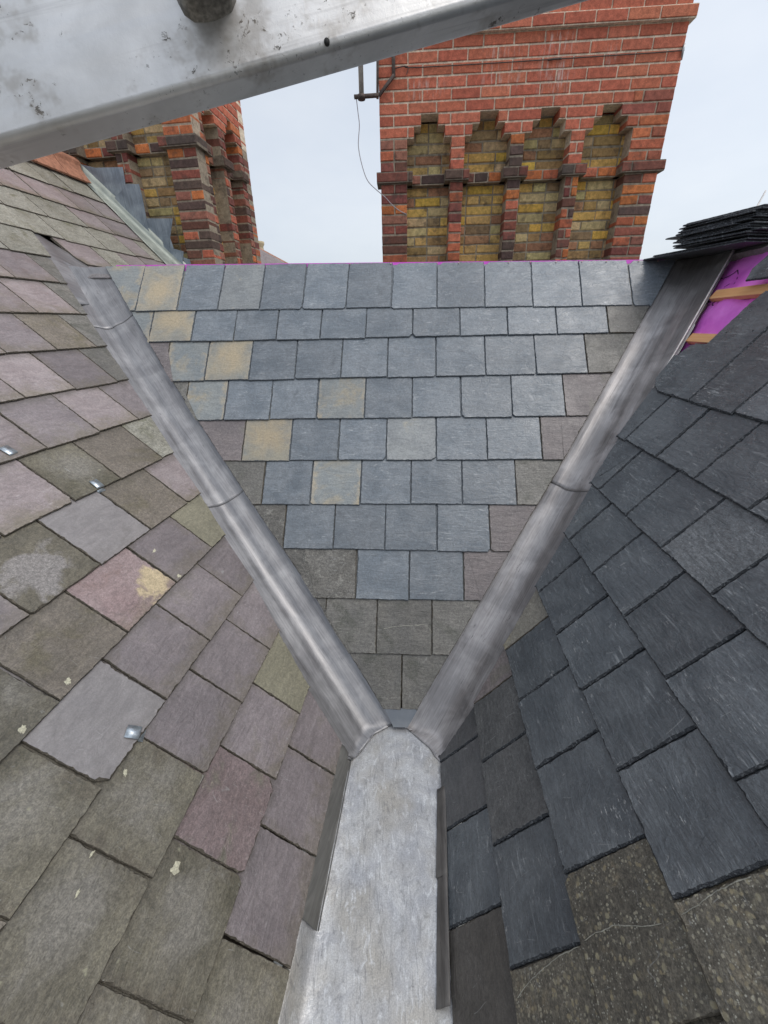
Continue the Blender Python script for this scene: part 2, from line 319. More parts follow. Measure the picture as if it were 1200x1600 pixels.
def slate(k, u0, u1, va, vb, typ, L=.50, g=.24, t=.006, sl=.034, lift=0.0, clipmin=None, clipmax=None, outline=None, label=None, chip=None, edge=None, name='slate', w0=0.0, vtop=None, parent=None, gap=.0018, shoulders=(0, 0), rough_e=1.0):
    """one slate in roof plane k; tail from (u0,va) to (u1,vb)"""
    rr = random.Random(int(u0*9973+va*7919+ord(k)*31+5)); O, U, V, N = PL[k]
    uc, vc = (u0+u1)/2, (va+vb)/2; hw = (u1-u0)/2-gap; th = math.atan2(vb-va, u1-u0)*.6+rr.gauss(0, .0045); tw = rr.gauss(0, .005)
    if outline is None:
        c0, c1, c2, c3 = Vector((-hw, 0)), Vector((hw, 0)), Vector((hw+rr.gauss(0, .0012), L)), Vector((-hw+rr.gauss(0, .0012), L))
        base = [c0, c1]
        ch = chip if chip is not None else ((rr.random() < .16)*rr.uniform(.006, .014), (rr.random() < .16)*rr.uniform(.006, .014))
        pts = []
        if ch[0]: pts += [Vector((-hw, ch[0]*rr.uniform(.8, 1.6))), Vector((-hw+ch[0], 0))]
        else: pts += [c0]
        if ch[1]: pts += [Vector((hw-ch[1], 0)), Vector((hw, ch[1]*rr.uniform(.8, 1.6)))]
        else: pts += [c1]
        s1, s0 = shoulders[1], shoulders[0]
        pts += [c2-Vector((0, s1)), c2-Vector((s1, 0))] if s1 else [c2]
        pts += [c3+Vector((s0, 0)), c3-Vector((0, s0))] if s0 else [c3]
    else:
        pts = [Vector((a-uc, b-vc)) for a, b in outline]; th = 0.0
    # resample
    P = []; n = len(pts)
    for i in range(n):
        a, b = pts[i], pts[(i+1) % n]; d = (b-a).length; m_ = max(1, int(d/.008))
        for j in range(m_): P.append(a.lerp(b, j/m_))
    n = len(P)
    j1 = smooth_noise(n, .0008*rough_e, rr); j2 = smooth_noise(n, .0008*rough_e, rr); j3 = [abs(x) for x in smooth_noise(n, .0022*rough_e, rr, 2)]
    R2 = Matrix.Rotation(th, 2)
    P = [R2 @ (p+Vector((j1[i], j2[i]))) for i, p in enumerate(P)]
    Q = []
    for p in P:
        u, v = p.x+uc, p.y+vc
        if vtop is not None: v = min(v, vtop(u)+rr.gauss(0, .0006))
        if clipmax: u = min(u, clipmax(v)+rr.gauss(0, .0008))
        if clipmin: u = max(u, clipmin(v)+rr.gauss(0, .0008))
        q = Vector((u-uc, v-vc))
        if not Q or (q-Q[-1]).length > .0012: Q.append(q)
    if (Q[0]-Q[-1]).length < .0012: Q.pop()
    if len(Q) < 6: return None
    n = len(Q); area = sum(Q[i].x*Q[(i+1) % n].y-Q[(i+1) % n].x*Q[i].y for i in range(n))/2
    if area < .0004: return None
    ins = (.0022 if edge is E_OLD else (.0052 if edge is E_NEW else .0034))*rough_e
    def z(p, d=0.0): return w0-sl*p.y+lift*(1-p.y/.5)-d+tw*max(-hw, min(hw, p.x))*(1-p.y/.5)
    verts = []; uvs = []
    inner = []
    for i, p in enumerate(Q):
        e = Q[(i+2) % n]-Q[(i-2) % n]; nrm = Vector((-e.y, e.x)).normalized(); inner.append(p+nrm*(ins*.5+j3[i % len(j3)]))
    for ring, dz in ((Q, t), (Q, t*.55), (inner, 0.0)):
        for i, p in enumerate(ring):
            jz = rr.gauss(0, .0002)*(dz != t); verts.append(Vector((p.x, p.y, z(p, dz)+jz if ring is not inner else z(p)))); uvs.append((p.x/(2*hw)+.5, p.y/g))
    faces = [tuple(range(n))[::-1]]; mi = [1]
    for r_ in (0, 1):
        for i in range(n):
            a, b = r_*n+i, r_*n+(i+1) % n; faces.append((a, b, b+n, a+n)); mi.append(1)
    faces.append(tuple(range(2*n, 3*n))); mi.append(0)
    M = Matrix.Identity(4); o0 = pt(k, uc, vc)
    for i in range(3): M[i][0], M[i][1], M[i][2], M[i][3] = U[i], V[i], N[i], o0[i]
    ob = mesh_obj(name, verts, faces, [MAT[typ], edge or E_OLD], parent or ROOF[k], mi=mi, uv=uvs, M=M)
    if label: ob['label'] = label
    return ob

# ------------------------------------------------------------------ decks under the slates
def sheet(name, k, poly, w_, mat, parent):
    """closed thin board below the slates"""
    n = len(poly); V = [pt(k, a, b, w_) for a, b in poly]+[pt(k, a, b, w_-.02) for a, b in poly]
    F_ = [tuple(range(n)), tuple(range(n, 2*n))[::-1]]+[(i, (i+1) % n, (i+1) % n+n, i+n) for i in range(n)]
    return mesh_obj(name, V, F_, mat, parent, fix=True)
DECK = simple_mat('roof_boarding', (.06, .05, .04), .9)
sheet('roof_boarding', 'L', [(-2.6, -1.02), (-.72, -1.02), (-.38, -.45), (.05, .3), (.62, 1.25), (.98, 1.9), (1.1, 1.62), (2.38, 1.5), (2.38, 3.0), (-2.6, 3.0)], -.058, DECK, roofL)
sheet('roof_boarding', 'C', [(-.16, -.73), (.24, -.15), (.72, .6), (1.38, 1.72), (-2.3, 1.85), (-1.1, .36), (-.55, -.35)], -.058, DECK, roofC)
sheet('roof_boarding', 'R', [(-2.4, -.72), (-.58, -.72), (-.3, -.3), (.1, .35), (.45, .93), (.7, 1.4), (.84, 1.62), (-2.4, 1.62)], -.085, DECK, roofR)
# rear slopes behind the ridges
def slab(name, pts, mat, parent, th=.05):
    a = Vector(pts[1])-Vector(pts[0]); b = Vector(pts[2])-Vector(pts[0]); nn = a.cross(b).normalized()*th
    n = len(pts); V = [Vector(p) for p in pts]+[Vector(p)-nn for p in pts]
    return mesh_obj(name, V, [tuple(range(n)), tuple(range(n, 2*n))[::-1]]+[(i, i+n, (i+1) % n+n, (i+1) % n) for i in range(n)], mat, parent, fix=True)
REAR = slate_mat('slate_rear_slope', (.2, .19, .19), (.27, .25, .25))
a, b = pt('C', -2.3, 1.84, -.03), pt('C', 1.5, 1.72, -.03)
slab('rear_slope', [a, b, b+Vector((.05, .9, -1.1)), a+Vector((.05, .9, -1.1))], REAR, roofC)
a, b = pt('L', -2.6, 3.02, -.03), pt('L', 2.38, 3.02, -.03)
slab('rear_slope', [a, b, b+Vector((-1.6, .2, -1.6)), a+Vector((-1.6, .2, -1.6))], REAR, roofL)
a, b = pt('R', -2.4, 1.64, -.03), pt('R', 1.3, 1.64, -.03)
slab('rear_slope', [a, b, b+Vector((1.6, -.1, -2.2)), a+Vector((1.6, -.1, -2.2))], REAR, roofR)

# ------------------------------------------------------------------ centre slope slates
cL = [(-.676, -.187), (-.047, -.641), (.4145, -1.0057), (1.1588, -1.5717), (1.8294, -2.0385)]
cR = [(-.619, -.1017), (.5457, .6007), (1.6641, 1.2467)]
minC = lambda v: interp(cL, v)
maxC = lambda v: interp(cR, v)
ridgeC = lambda u: 1.794-.0346*u
CROWS = [
 (lambda u: 1.4817-.0225*u, [-1.793, -1.532, -1.280, -1.027, -.773, -.519, -.260, -.004, .260, .518, .778, 1.040], 'oYBLBBBBBBBBB'),
 (lambda u: 1.3015-.004*u, [-1.678, -1.415, -1.162, -.910, -.657, -.399, -.137, .123, .379, .637, .902], 'oYBBBBBBBBBG'),
 (lambda u: 1.0595+.006*u, [-1.546, -1.303, -1.044, -.783, -.525, -.270, -.008, .255, .517, .778], 'PoYBBBBBBBG'),
 (lambda u: .8205+.005*u, [-1.394, -1.161, -.904, -.645, -.386, -.132, .124, .385, .651], 'GoBBoBBBBP'),
 (lambda u: .5865+.006*u, [-1.035, -.773, -.515, -.263, -.005, .253, .523], 'PYBBLBBP'),
 (lambda u: .3530+.010*u, [-.902, -.647, -.389, -.132, .124, .389], 'GBoBBBG'),
 (lambda u: .1205+.005*u, [-.769, -.514, -.256, 0.0, .255], 'DBBBBP'),
 (lambda u: -.112+.010*u, [-.659, -.391, -.133, .126], 'DDBBP'),
 (lambda u: -.362+.010*u, [-.532, -.282, -.023], 'DGGG'),
 (lambda u: -.597+.01*u, [-.160], 'GG'),
]
rs = random.Random(3)
for ri, (vf, js, types) in enumerate(CROWS):
    tm = vf(0)
    us = [minC(tm+.36)-.02]+js+[maxC(tm+.36)+.02]
    for i in range(len(us)-1):
        u0, u1 = us[i], us[i+1]; ty = types[i]; ty = {'P': 'P2'}.get(ty, ty)
        dv = rs.gauss(0, .0016) if 0 < i else 0
        old = ty in ('G', 'D', 'P2')
        lab = None
        if ty == 'Y': lab = 'blue grey slate largely stained ochre'
        elif ty == 'D': lab = 'dark mottled weathered slate'
        sh = (0, 0)
        if ri == 0 and i in (7, 8, 9, 12): sh = (.03, 0)
        if ri == 0: L_ = ridgeC((u0+u1)/2)-vf((u0+u1)/2)
        else: L_ = min(.5, ridgeC((u0+u1)/2)-vf(0)-.01)
        slate('C', u0, u1, vf(u0)+dv, vf(u1)+dv, ty, L=L_, t=.006 if old else .0068, lift=rs.uniform(0, .0018), sl=.037, clipmin=minC if i <= 1 else None,
              clipmax=maxC if i >= len(us)-3 else None, edge=E_OLD if old else E_BLU, label=lab, shoulders=sh, chip=(0, .02) if (ri == 4 and i == 4) else ((0, .016) if ri == 1 and i == 6 else None), vtop=ridgeC)
# narrow slip of dark slate beside the purple one in the fourth course
MG = simple_mat('purple_membrane', (.66, .10, .62), .55, 0, .12, 14)
V = [pt('C', u, ridgeC(u)+dv, -.0125-.02*(dv < 0)) for u in (-1.985, 1.24) for dv in (.0025, -.045)]
V += [p+Vector((0, .03, -.03)) for p in V]
mesh_obj('underlay', V, [(0, 1, 3, 2), (4, 6, 7, 5), (0, 2, 6, 4), (1, 5, 7, 3), (0, 4, 5, 1), (2, 3, 7, 6)], MG, roofC, fix=True)
def ribbon(name, k, uv_, wd, w_, mat, parent, taper=True):
    """thin raised vein or line lying on roof plane k"""
    P = [Vector((a, b)) for a, b in uv_]; P = [Vector(q.xy) for q in spline([(a.x, a.y, 0) for a in P], 5)]
    rr = random.Random(len(P)); V = []; F_ = []; n = len(P)
    for i, p in enumerate(P):
        e = P[min(i+1, n-1)]-P[max(i-1, 0)]; nn = Vector((-e.y, e.x)).normalized()*wd*rr.uniform(.6, 1.3)*(.35 if taper and i in (0, n-1) else 1); q = p+Vector((rr.gauss(0, .0005), rr.gauss(0, .0005)))
        ww = w_(p.y) if callable(w_) else w_
        V += [pt(k, *(q-nn), ww), pt(k, *(q+nn), ww), pt(k, *q, ww+.0006)]
    for i in range(n-1):
        a = i*3; F_ += [(a, a+3, a+5, a+2), (a+2, a+5, a+4, a+1)]
    return mesh_obj(name, V, F_, mat, parent, smooth=True, fix=True)
VEIN = simple_mat('quartz_vein', (.30, .295, .25), .6, 0, .35, 60)
ribbon('vein', 'C', [(-.254, -.254), (-.212, -.244), (-.158, -.236), (-.098, -.231), (-.062, -.227), (-.038, -.241), (-.023, -.26)], .0012, lambda v: -.034*(v+.362)+.0012, VEIN, roofC)
# small lead soaker at the foot of the centre slope
V = [pt('C', *q, w_) for w_ in (-.001, -.006) for q in ((-.238, -.596), (-.084, -.594), (-.129, -.672), (-.192, -.675))]
mesh_obj('lead_soaker', V, [(0, 3, 2, 1), (4, 5, 6, 7), (0, 1, 5, 4), (1, 2, 6, 5), (2, 3, 7, 6), (3, 0, 4, 7)], LEADB2, roofC, fix=True)
NAIL = simple_mat('copper_nail', (.62, .42, .38), .4, .6)
for q in (-.51, -.27, .0, .12, .40, .52, .66, .80, .93, 1.1, 1.2):
    u = q; v = ridgeC(u)-.012; p = pt('C', u, v, -.0085)
    tube('nail', [p, p+PL['C'][3]*.003], .0032, NAIL, roofC, 8)

# ------------------------------------------------------------------ left slope slates
lE = [(-1.2, -.80), (-1.042, -.734), (-.831, -.612), (-.601, -.462), (-.365, -.304), (-.122, -.177), (.104, -.048), (.355, .075), (.59, .204), (.834, .332), (1.075, .451), (1.315, .577), (1.561, .702), (1.787, .825), (2.02, .93)]
maxL = lambda v: interp(lE, v)
LROWS = [  # tail v, joints (u ascending), kinds
 (1.558, [-.17, .10, .373, .651], 'PSPPG'), (1.315, [-.27, -.005, .262, .531], 'PPPPG'), (1.076, [-.40, -.140, .120, .377], 'PPPQG'),
 (.835, [-.545, -.285, -.026, .245], 'PPPPG'), (.593, [-.70, -.432, -.162, .104], 'PPPPP'), (.359, [-1.10, -.836, -.556, -.312, -.018], 'PPPHQS'),
 (.112, [-1.25, -.987, -.715, -.440, -.162], 'QPXAQP'), (-.120, [-1.40, -1.136, -.865, -.578, -.305], 'HHQOPs'), (-.357, [-1.77, -1.509, -1.249, -.978, -.708, -.428], 'HQHAPPP'),
 (-.586, [-1.88, -1.62, -1.356, -1.098, -.840, -.571], 'HHHHPPP'), (-.820, [-2.06, -1.80, -1.528, -1.262, -.998, -.740], 'HQHHRPs'), (-1.045, [-1.92, -1.65, -1.381, -1.130, -.867], 'HHHPPP')]
special = {(-.357, 3): 'smooth pale grey slate with flaked tail edge', (-.120, 3): 'pinkish purple slate with an ochre stain', (.112, 2): 'slate with pale worn centre and mossy rim', (-.820, 4): 'reddish purple slate with broken tail'}
for vt, js, ty in LROWS:
    us = [js[0]-.265]+js+[maxL(vt+.26)+.02]
    for i in range(len(us)-1):
        u0, u1 = us[i], us[i+1]; tt = {'s': 'S2', 'Q': 'Q'}.get(ty[i], ty[i])
        if tt == 'P' and vt < .05: tt = 'PG'
        if tt == 'P' and rs.random() < .3: tt = 'PG'
        d0 = rs.gauss(0, .0022)
        slate('L', u0, u1, vt+d0, vt+d0+rs.gauss(0, .002), tt, L=.48, t=.0074, sl=.040, lift=rs.uniform(0, .0020), clipmax=maxL if i >= len(us)-3 else None, edge=E_OLD, label=special.get((vt, i)),
              chip=(.012, .03) if (vt, i) == (-.820, 4) else ((.02, .004) if (vt, i) == (-.357, 3) else None), rough_e=1.5 if (vt, i) in special else 1.05)
# upper part running past the centre ridge to the chimney
for vt, js, ty in [(1.782, [-.02, .25, .559], 'PPSS'), (2.005, [.16, .44, .722, .93], 'SPSSS'), (2.225, [.12, .42, .68], 'PSP')]:
    us = [js[0]-.28]+js+([maxL(vt+.24)+.02] if vt < 2.0 else [])
    for i in range(len(us)-1):
        slate('L', us[i], us[i+1], vt+rs.gauss(0, .003), vt+rs.gauss(0, .003), ty[i % len(ty)], L=.46, t=.0055, lift=rs.uniform(0, .0015), clipmax=maxL if vt < 2.0 else None, edge=E_OLD)
lEdge2 = lambda v: interp([(1.5, 2.19), (1.94, 2.235), (2.94, 2.365), (3.1, 2.38)], v)
minL2 = lambda v: interp([(1.4, .86), (1.76, 1.09), (1.98, .93), (2.02, .90), (2.03, -3)], v)
for vt, js, ty in [(1.54, [1.35, 1.62, 1.9], 'PPPP'), (1.765, [1.345, 1.60, 1.86], 'PSPP'), (1.98, [1.146, 1.53, 1.843, 2.093], 'SSSP'), (2.21, [.933, 1.25, 1.60, 1.891], 'SSSPP'),
                   (2.42, [.85, 1.128, 1.413, 1.762, 2.03], 'SPPPPP'), (2.65, [1.10, 1.407, 1.718, 1.95], 'SSSSS')]:
    us = [js[0]-.30]+js+[2.42]
    for i in range(len(us)-1):
        if us[i+1] < .72 and vt > 2.2: continue
        slate('L', us[i], us[i+1], vt+rs.gauss(0, .006), vt+rs.gauss(0, .006), ty[i % len(ty)], L=min(.46, 3.0-vt-.03), t=.0055, lift=rs.uniform(0, .0025), clipmax=lEdge2, clipmin=minL2 if vt < 2.0 else None, edge=E_OLD, rough_e=1.4)
# slates continuing outside the picture, one mass
def extra(k, rows, name='outlying_slates'):
    V = []; F_ = []; O, U, Vv, N = PL[k]
    for vt, ua, ub in rows:
        u = ub
        while u > ua+.1:
            hw = .126; base = len(V); uc = u-.13
            for dy, z0 in ((0, 0), (.5, -.017)):
                for sx in (-hw, hw):
                    for th in (0, -.006): V.append(pt(k, uc+sx, vt+dy, z0+th))
            F_ += [(base+a, base+b, base+c, base+d) for a, b, c, d in ((0, 2, 6, 4), (1, 5, 7, 3), (0, 1, 3, 2), (4, 6, 7, 5), (0, 4, 5, 1), (2, 3, 7, 6))]; u -= .26
    ob = mesh_obj(name, V, F_, MAT['P'] if k == 'L' else MAT['K'], ROOF[k], fix=True); ob['kind'] = 'stuff'; return ob
extra('L', [(vt, js[0]-.265-1.1, js[0]-.265) for vt, js, ty in LROWS]+[(1.782, -1.2, -.30), (2.005, -1.1, -.12), (2.225, -1.1, -.16), (2.43, -.9, .55), (2.65, -.9, .80)])
# lead tingles (clips) holding slipped slates
CLIP = simple_mat('zinc_clip', (.52, .58, .62), .35, .8, .25, 60)
for (u, v, rz, dw) in ((-.557, .617, .1, .001), (-.428, .366, -.1, .001), (-1.101, -.346, .35, .001)):
    O, U, Vv, N = PL['L']; sc = 1.0
    prof = [(-.014, .0015), (.006, .002), (.022, .0035), (.024, .006), (.018, .0085), (.004, .0085), (-.006, .0075)]
    prof = [(-.020, -.0075), (-.008, -.0075), (-.004, -.003), (-.0045, .003), (0, .0056), (.014, .0046), (.036, .003)]
    V = []; F_ = []
    ct, st_ = cos(rz), sin(rz)
    for (a_, h) in prof:
        for sx in (-.0175, .0175):
            V.append(pt('L', u+sx*ct-a_*st_, v+sx*st_+a_*ct, h+dw))
    for i in range(len(prof)-1): F_.append((2*i, 2*i+1, 2*i+3, 2*i+2))
    o = mesh_obj('slate_clip', V, F_, CLIP, roofL, smooth=True); md = o.modifiers.new('th', 'SOLIDIFY'); md.thickness = .0012
# lichen / mortar dabs
DAB = simple_mat('lichen_dab', (.55, .53, .40), .9, 0, .3, 200)
def dab(k, u, v, r, parent, w_=.001, el=1.0, rot=0.0, mat=DAB):
    n = 18; rr = random.Random(int(u*1000+v*77)); V = [pt(k, u, v, w_+.0015)]
    for i in range(n):
        a_ = 2*pi*i/n; q = r*rr.uniform(.55, 1.2); x, y = q*cos(a_), q*sin(a_)*el; V.append(pt(k, u+x*cos(rot)-y*sin(rot), v+x*sin(rot)+y*cos(rot), w_-.0004))
    return mesh_obj('lichen_spot', V, [(0, 1+i, 1+(i+1) % n) for i in range(n)], mat, parent, smooth=True, fix=True)

for u, v, r_, el, ro in [(-.518, .033, .012, .45, .3), (-.549, -.105, .010, .8, 0), (-1.085, -.10, .013, .7, .8), (-1.231, -.104, .014, .6, .5), (-1.195, -.38, .011, .5, .6), (-1.314, -.63, .013, 1.0, 0), (-1.432, -.446, .009, .4, .2), (-1.365, -.425, .008, .4, 0)]:
    vt_ = max([q[0] for q in LROWS if q[0] <= v+.002] or [-1.045]); dab('L', u, v, r_, roofL, -.040*(v-vt_)+.0022, el, ro)

# ------------------------------------------------------------------ right slope slates
rE = [(-.735, -.56), (-.713, -.553), (-.50, -.452), (-.26, -.302), (-.02, -.15), (.217, -.006), (.448, .142), (.678, .274), (.93, .372)]
maxR = lambda v: interp(rE, v) if v < .93 else min(.372+(v-.93)*.42, .46)
RROWS = [(.917, [-.70, -.442, -.186, .062], 'KKKK'), (.677, [-.81, -.559, -.309, -.065, .197], 'KKKKKK'), (.450, [-.96, -.707, -.458, -.207, .052], 'KKmKKK'),
 (.221, [-1.09, -.829, -.582, -.330, -.073], 'KKKKKK'), (-.016, [-1.47, -1.218, -.960, -.708, -.454, -.199], 'MMKKKKK'), (-.262, [-1.62, -1.365, -1.102, -.837, -.589, -.335], 'MMMKKKT'),
 (-.493, [-1.48, -1.222, -.961, -.705, -.459], 'MMKddP'), (-.728, [-1.60, -1.35, -1.096, -.842, -.590], 'MMNKee')]
WR = .045
for ri, (vt, js, ty) in enumerate(RROWS):
    top = ri == 0
    us = [js[0]-.26]+js+([] if top else [maxR(vt+.26)+.02])
    for i in range(len(us)-1):
        u0, u1 = us[i], us[i+1]; tt = {'m': 'KM', 'd': 'D2', 'e': 'D3', 'P': 'P2'}.get(ty[i], ty[i]); new = tt in ('K', 'KM', 'D2', 'D3')
        d0 = rs.gauss(0, .002); vslope = -.012*(ri == 7)
        lab = {'M': 'brown old slate spotted with lichen', 'T': 'tan slate sliver beside the valley', 'KM': 'new slate with a scuffed mottled face'}.get(tt)
        slate('R', u0, u1, vt+d0+vslope*(u0+.8), vt+d0+vslope*(u1+.8), tt, L=.5, t=.0095 if new else .006, sl=WR, lift=rs.uniform(0, .0022)*(new), clipmax=None if top else (maxR if i >= len(us)-3 else None),
              edge=E_NEW if new else E_OLD, label=lab, gap=.002, rough_e=1.25)
# topmost slate beside the bare membrane, with its mitred foot
slate('R', .064, .30, .917, .917, 'K', L=.5, t=.0085, sl=WR, edge=E_NEW, rough_e=1.2, outline=[(.064, .917), (.302, .9186), (.366, .944), (.40, .973), (.438, 1.095), (.415, 1.105), (.395, 1.158), (.3006, 1.168), (.296, 1.36), (.278, 1.413), (.064, 1.417)], label='topmost new slate cut to the valley line')
slate('R', -.1, .40, 1.45, 1.45, 'K', L=.2, t=.008, sl=.02, w0=.012, edge=E_NEW, outline=[(.40, 1.442), (.433, 1.50), (.405, 1.60), (.05, 1.62), (.05, 1.442)])
slate('R', -.3, .05, 1.45, 1.45, 'K', L=.2, t=.008, sl=.02, w0=.006, edge=E_NEW)
extra('R', [(vt, js[0]-.26-1.0, js[0]-.26) for vt, js, ty in RROWS])
for q in ((.251, 1.222), (.118, 1.232)):
    p = pt('R', q[0], q[1], -.045*(q[1]-.917)-.0012); tube('nail_hole', [p, p+PL['R'][3]*.0016], .0035, simple_mat('hole_shadow', (.015, .015, .016), .9), roofR, 8)
ribbon('vein', 'R', [(-1.226, .148), (-1.224, .127), (-1.226, .102), (-1.227, .078), (-1.231, .055), (-1.236, .032), (-1.238, .012), (-1.241, -.008)], .0009, lambda v: -.045*(v+.016)+.0014, VEIN, roofR).hide_render = False
ribbon('vein', 'R', [(-1.239, -.06), (-1.235, -.092), (-1.228, -.126), (-1.218, -.163), (-1.219, -.185), (-1.219, -.217), (-1.224, -.25)], .0009, lambda v: -.045*(v+.262)+.0012, VEIN, roofR)
ribbon('vein', 'R', [(-1.226, -.275), (-1.227, -.316), (-1.233, -.359), (-1.242, -.399), (-1.253, -.439), (-1.27, -.48)], .0009, lambda v: -.045*(v+.493)+.0012, VEIN, roofR)

# bare membrane and battens at the head of the right slope
def membrane():
    N = NT('magenta_membrane'); P = N.n('ShaderNodeTexCoord').outputs['Object']; a_ = N.noise(P, 7, 4, .6); b_ = N.noise(P, 300, 2, .6)
    c = N.mix(N.ramp(a_, .3, .7), (.72, .13, .69), (.86, .24, .84))
    return N.fin(c, .45, N.bump(b_, .25, .001, N.bump(a_, .4, .01)))
MEM = membrane()
V = []; F_ = []; nu, nv = 60, 34
def memw(u, v): 
    p = Vector((u*7+v*2.5, v*3.2-u*1.5, .3)); return -.058+.018*noise.noise(p)+.010*noise.noise(p*2.7)+.016*max(0, noise.noise(Vector((u*9+v*13, 1.7, 4.2))))
for j in range(nv+1):
    v = .86+(1.665-.86)*j/nv; ue = interp([(.86, .40), (.93, .44), (1.1063, .50), (1.376, .64), (1.67, .85)], v)
    for i in range(nu+1):
        u = -.9+(ue+.9)*i/nu; V.append(pt('R', u, v, memw(u, v)))
for j in range(nv):
    for i in range(nu): a_ = j*(nu+1)+i; F_.append((a_, a_+1, a_+nu+2, a_+nu+1))
o = mesh_obj('underlay', V, F_, MEM, roofR, smooth=True); md = o.modifiers.new('th', 'SOLIDIFY'); md.thickness = .002
INK = simple_mat('printing_ink', (.02, .01, .03), .6)
def ink(uv_, wd=.0016):
    P = [Vector((a, b)) for a, b in uv_]; P = [Vector(q.xy) for q in spline([(a.x, a.y, 0) for a in P], 4)]; V = []; F_ = []; n = len(P)
    for i, p in enumerate(P):
        e = P[min(i+1, n-1)]-P[max(i-1, 0)]; nn = Vector((-e.y, e.x)).normalized()*wd
        for q in (p-nn, p+nn): V.append(pt('R', q.x, q.y, memw(q.x, q.y)+.0034))
    for i in range(n-1): F_.append((2*i, 2*i+2, 2*i+3, 2*i+1))
    return V, F_
V = []; F_ = []
for st_ in ([(.763, 1.512), (.778, 1.541), (.74, 1.534), (.698, 1.527), (.67, 1.545), (.661, 1.565)], [(.661, 1.565), (.64, 1.545), (.621, 1.524)], [(.621, 1.524), (.605, 1.505), (.592, 1.49)],
            [(.654, 1.483), (.64, 1.5)], [(.746, 1.499), (.731, 1.506)], [(.735, 1.475), (.708, 1.471), (.72, 1.49)], [(.693, 1.398), (.692, 1.406), (.68, 1.41)],
            [(.667, 1.394), (.660, 1.404), (.645, 1.402), (.655, 1.39)], [(.633, 1.403), (.641, 1.394), (.632, 1.385), (.617, 1.386)], [(.603, 1.403), (.612, 1.394), (.600, 1.384), (.59, 1.386)], [(.575, 1.4), (.575, 1.389)],
            [(.865, 1.683), (.839, 1.659), (.825, 1.66), (.817, 1.674)]):
    v_, f_ = ink(st_, .0024 if len(st_) == 2 else .0020); b0 = len(V); V += v_; F_ += [tuple(b0+x for x in f) for f in f_]
mesh_obj('printed_mark', V, F_, INK, o)
def wood():
    N = NT('sawn_batten'); P = N.n('ShaderNodeTexCoord').outputs['Object']; a_ = N.noise(N.mapping(P, (3, 60, 60)), 1.0, 5, .6, .6)
    c = N.mix(N.ramp(a_, .3, .7), (.72, .36, .15), (.82, .48, .23)); return N.fin(c, .7, N.bump(a_, .3, .002))
WOOD = wood()
def batten(ua, va, ub, vb, wm, hv, hw_):
    A, B = pt('R', ua, va, wm), pt('R', ub, vb, wm); ax = (B-A).normalized(); N = PL['R'][3]; N = (N-ax*N.dot(ax)).normalized(); Y = N.cross(ax)
    M = Matrix.Identity(4); c = (A+B)/2
    for i in range(3): M[i][0], M[i][1], M[i][2], M[i][3] = ax[i], Y[i], N[i], c[i]
    v, f = box_vf((0, 0, 0), [Vector((1, 0, 0)), Vector((0, 1, 0)), Vector((0, 0, 1))], ((B-A).length/2, hv, hw_))
    ob = mesh_obj('batten', v, f, WOOD, roofR, M=M, fix=True); bevel(ob, .0012, 1); ob.data.polygons.foreach_set('use_smooth', [False]*len(ob.data.polygons)); return ob
batten(.625, 1.424, -.25, 1.432, -.042, .023, .0125)
batten(.505, 1.205, -.9, 1.21, -.046, .021, .0125)

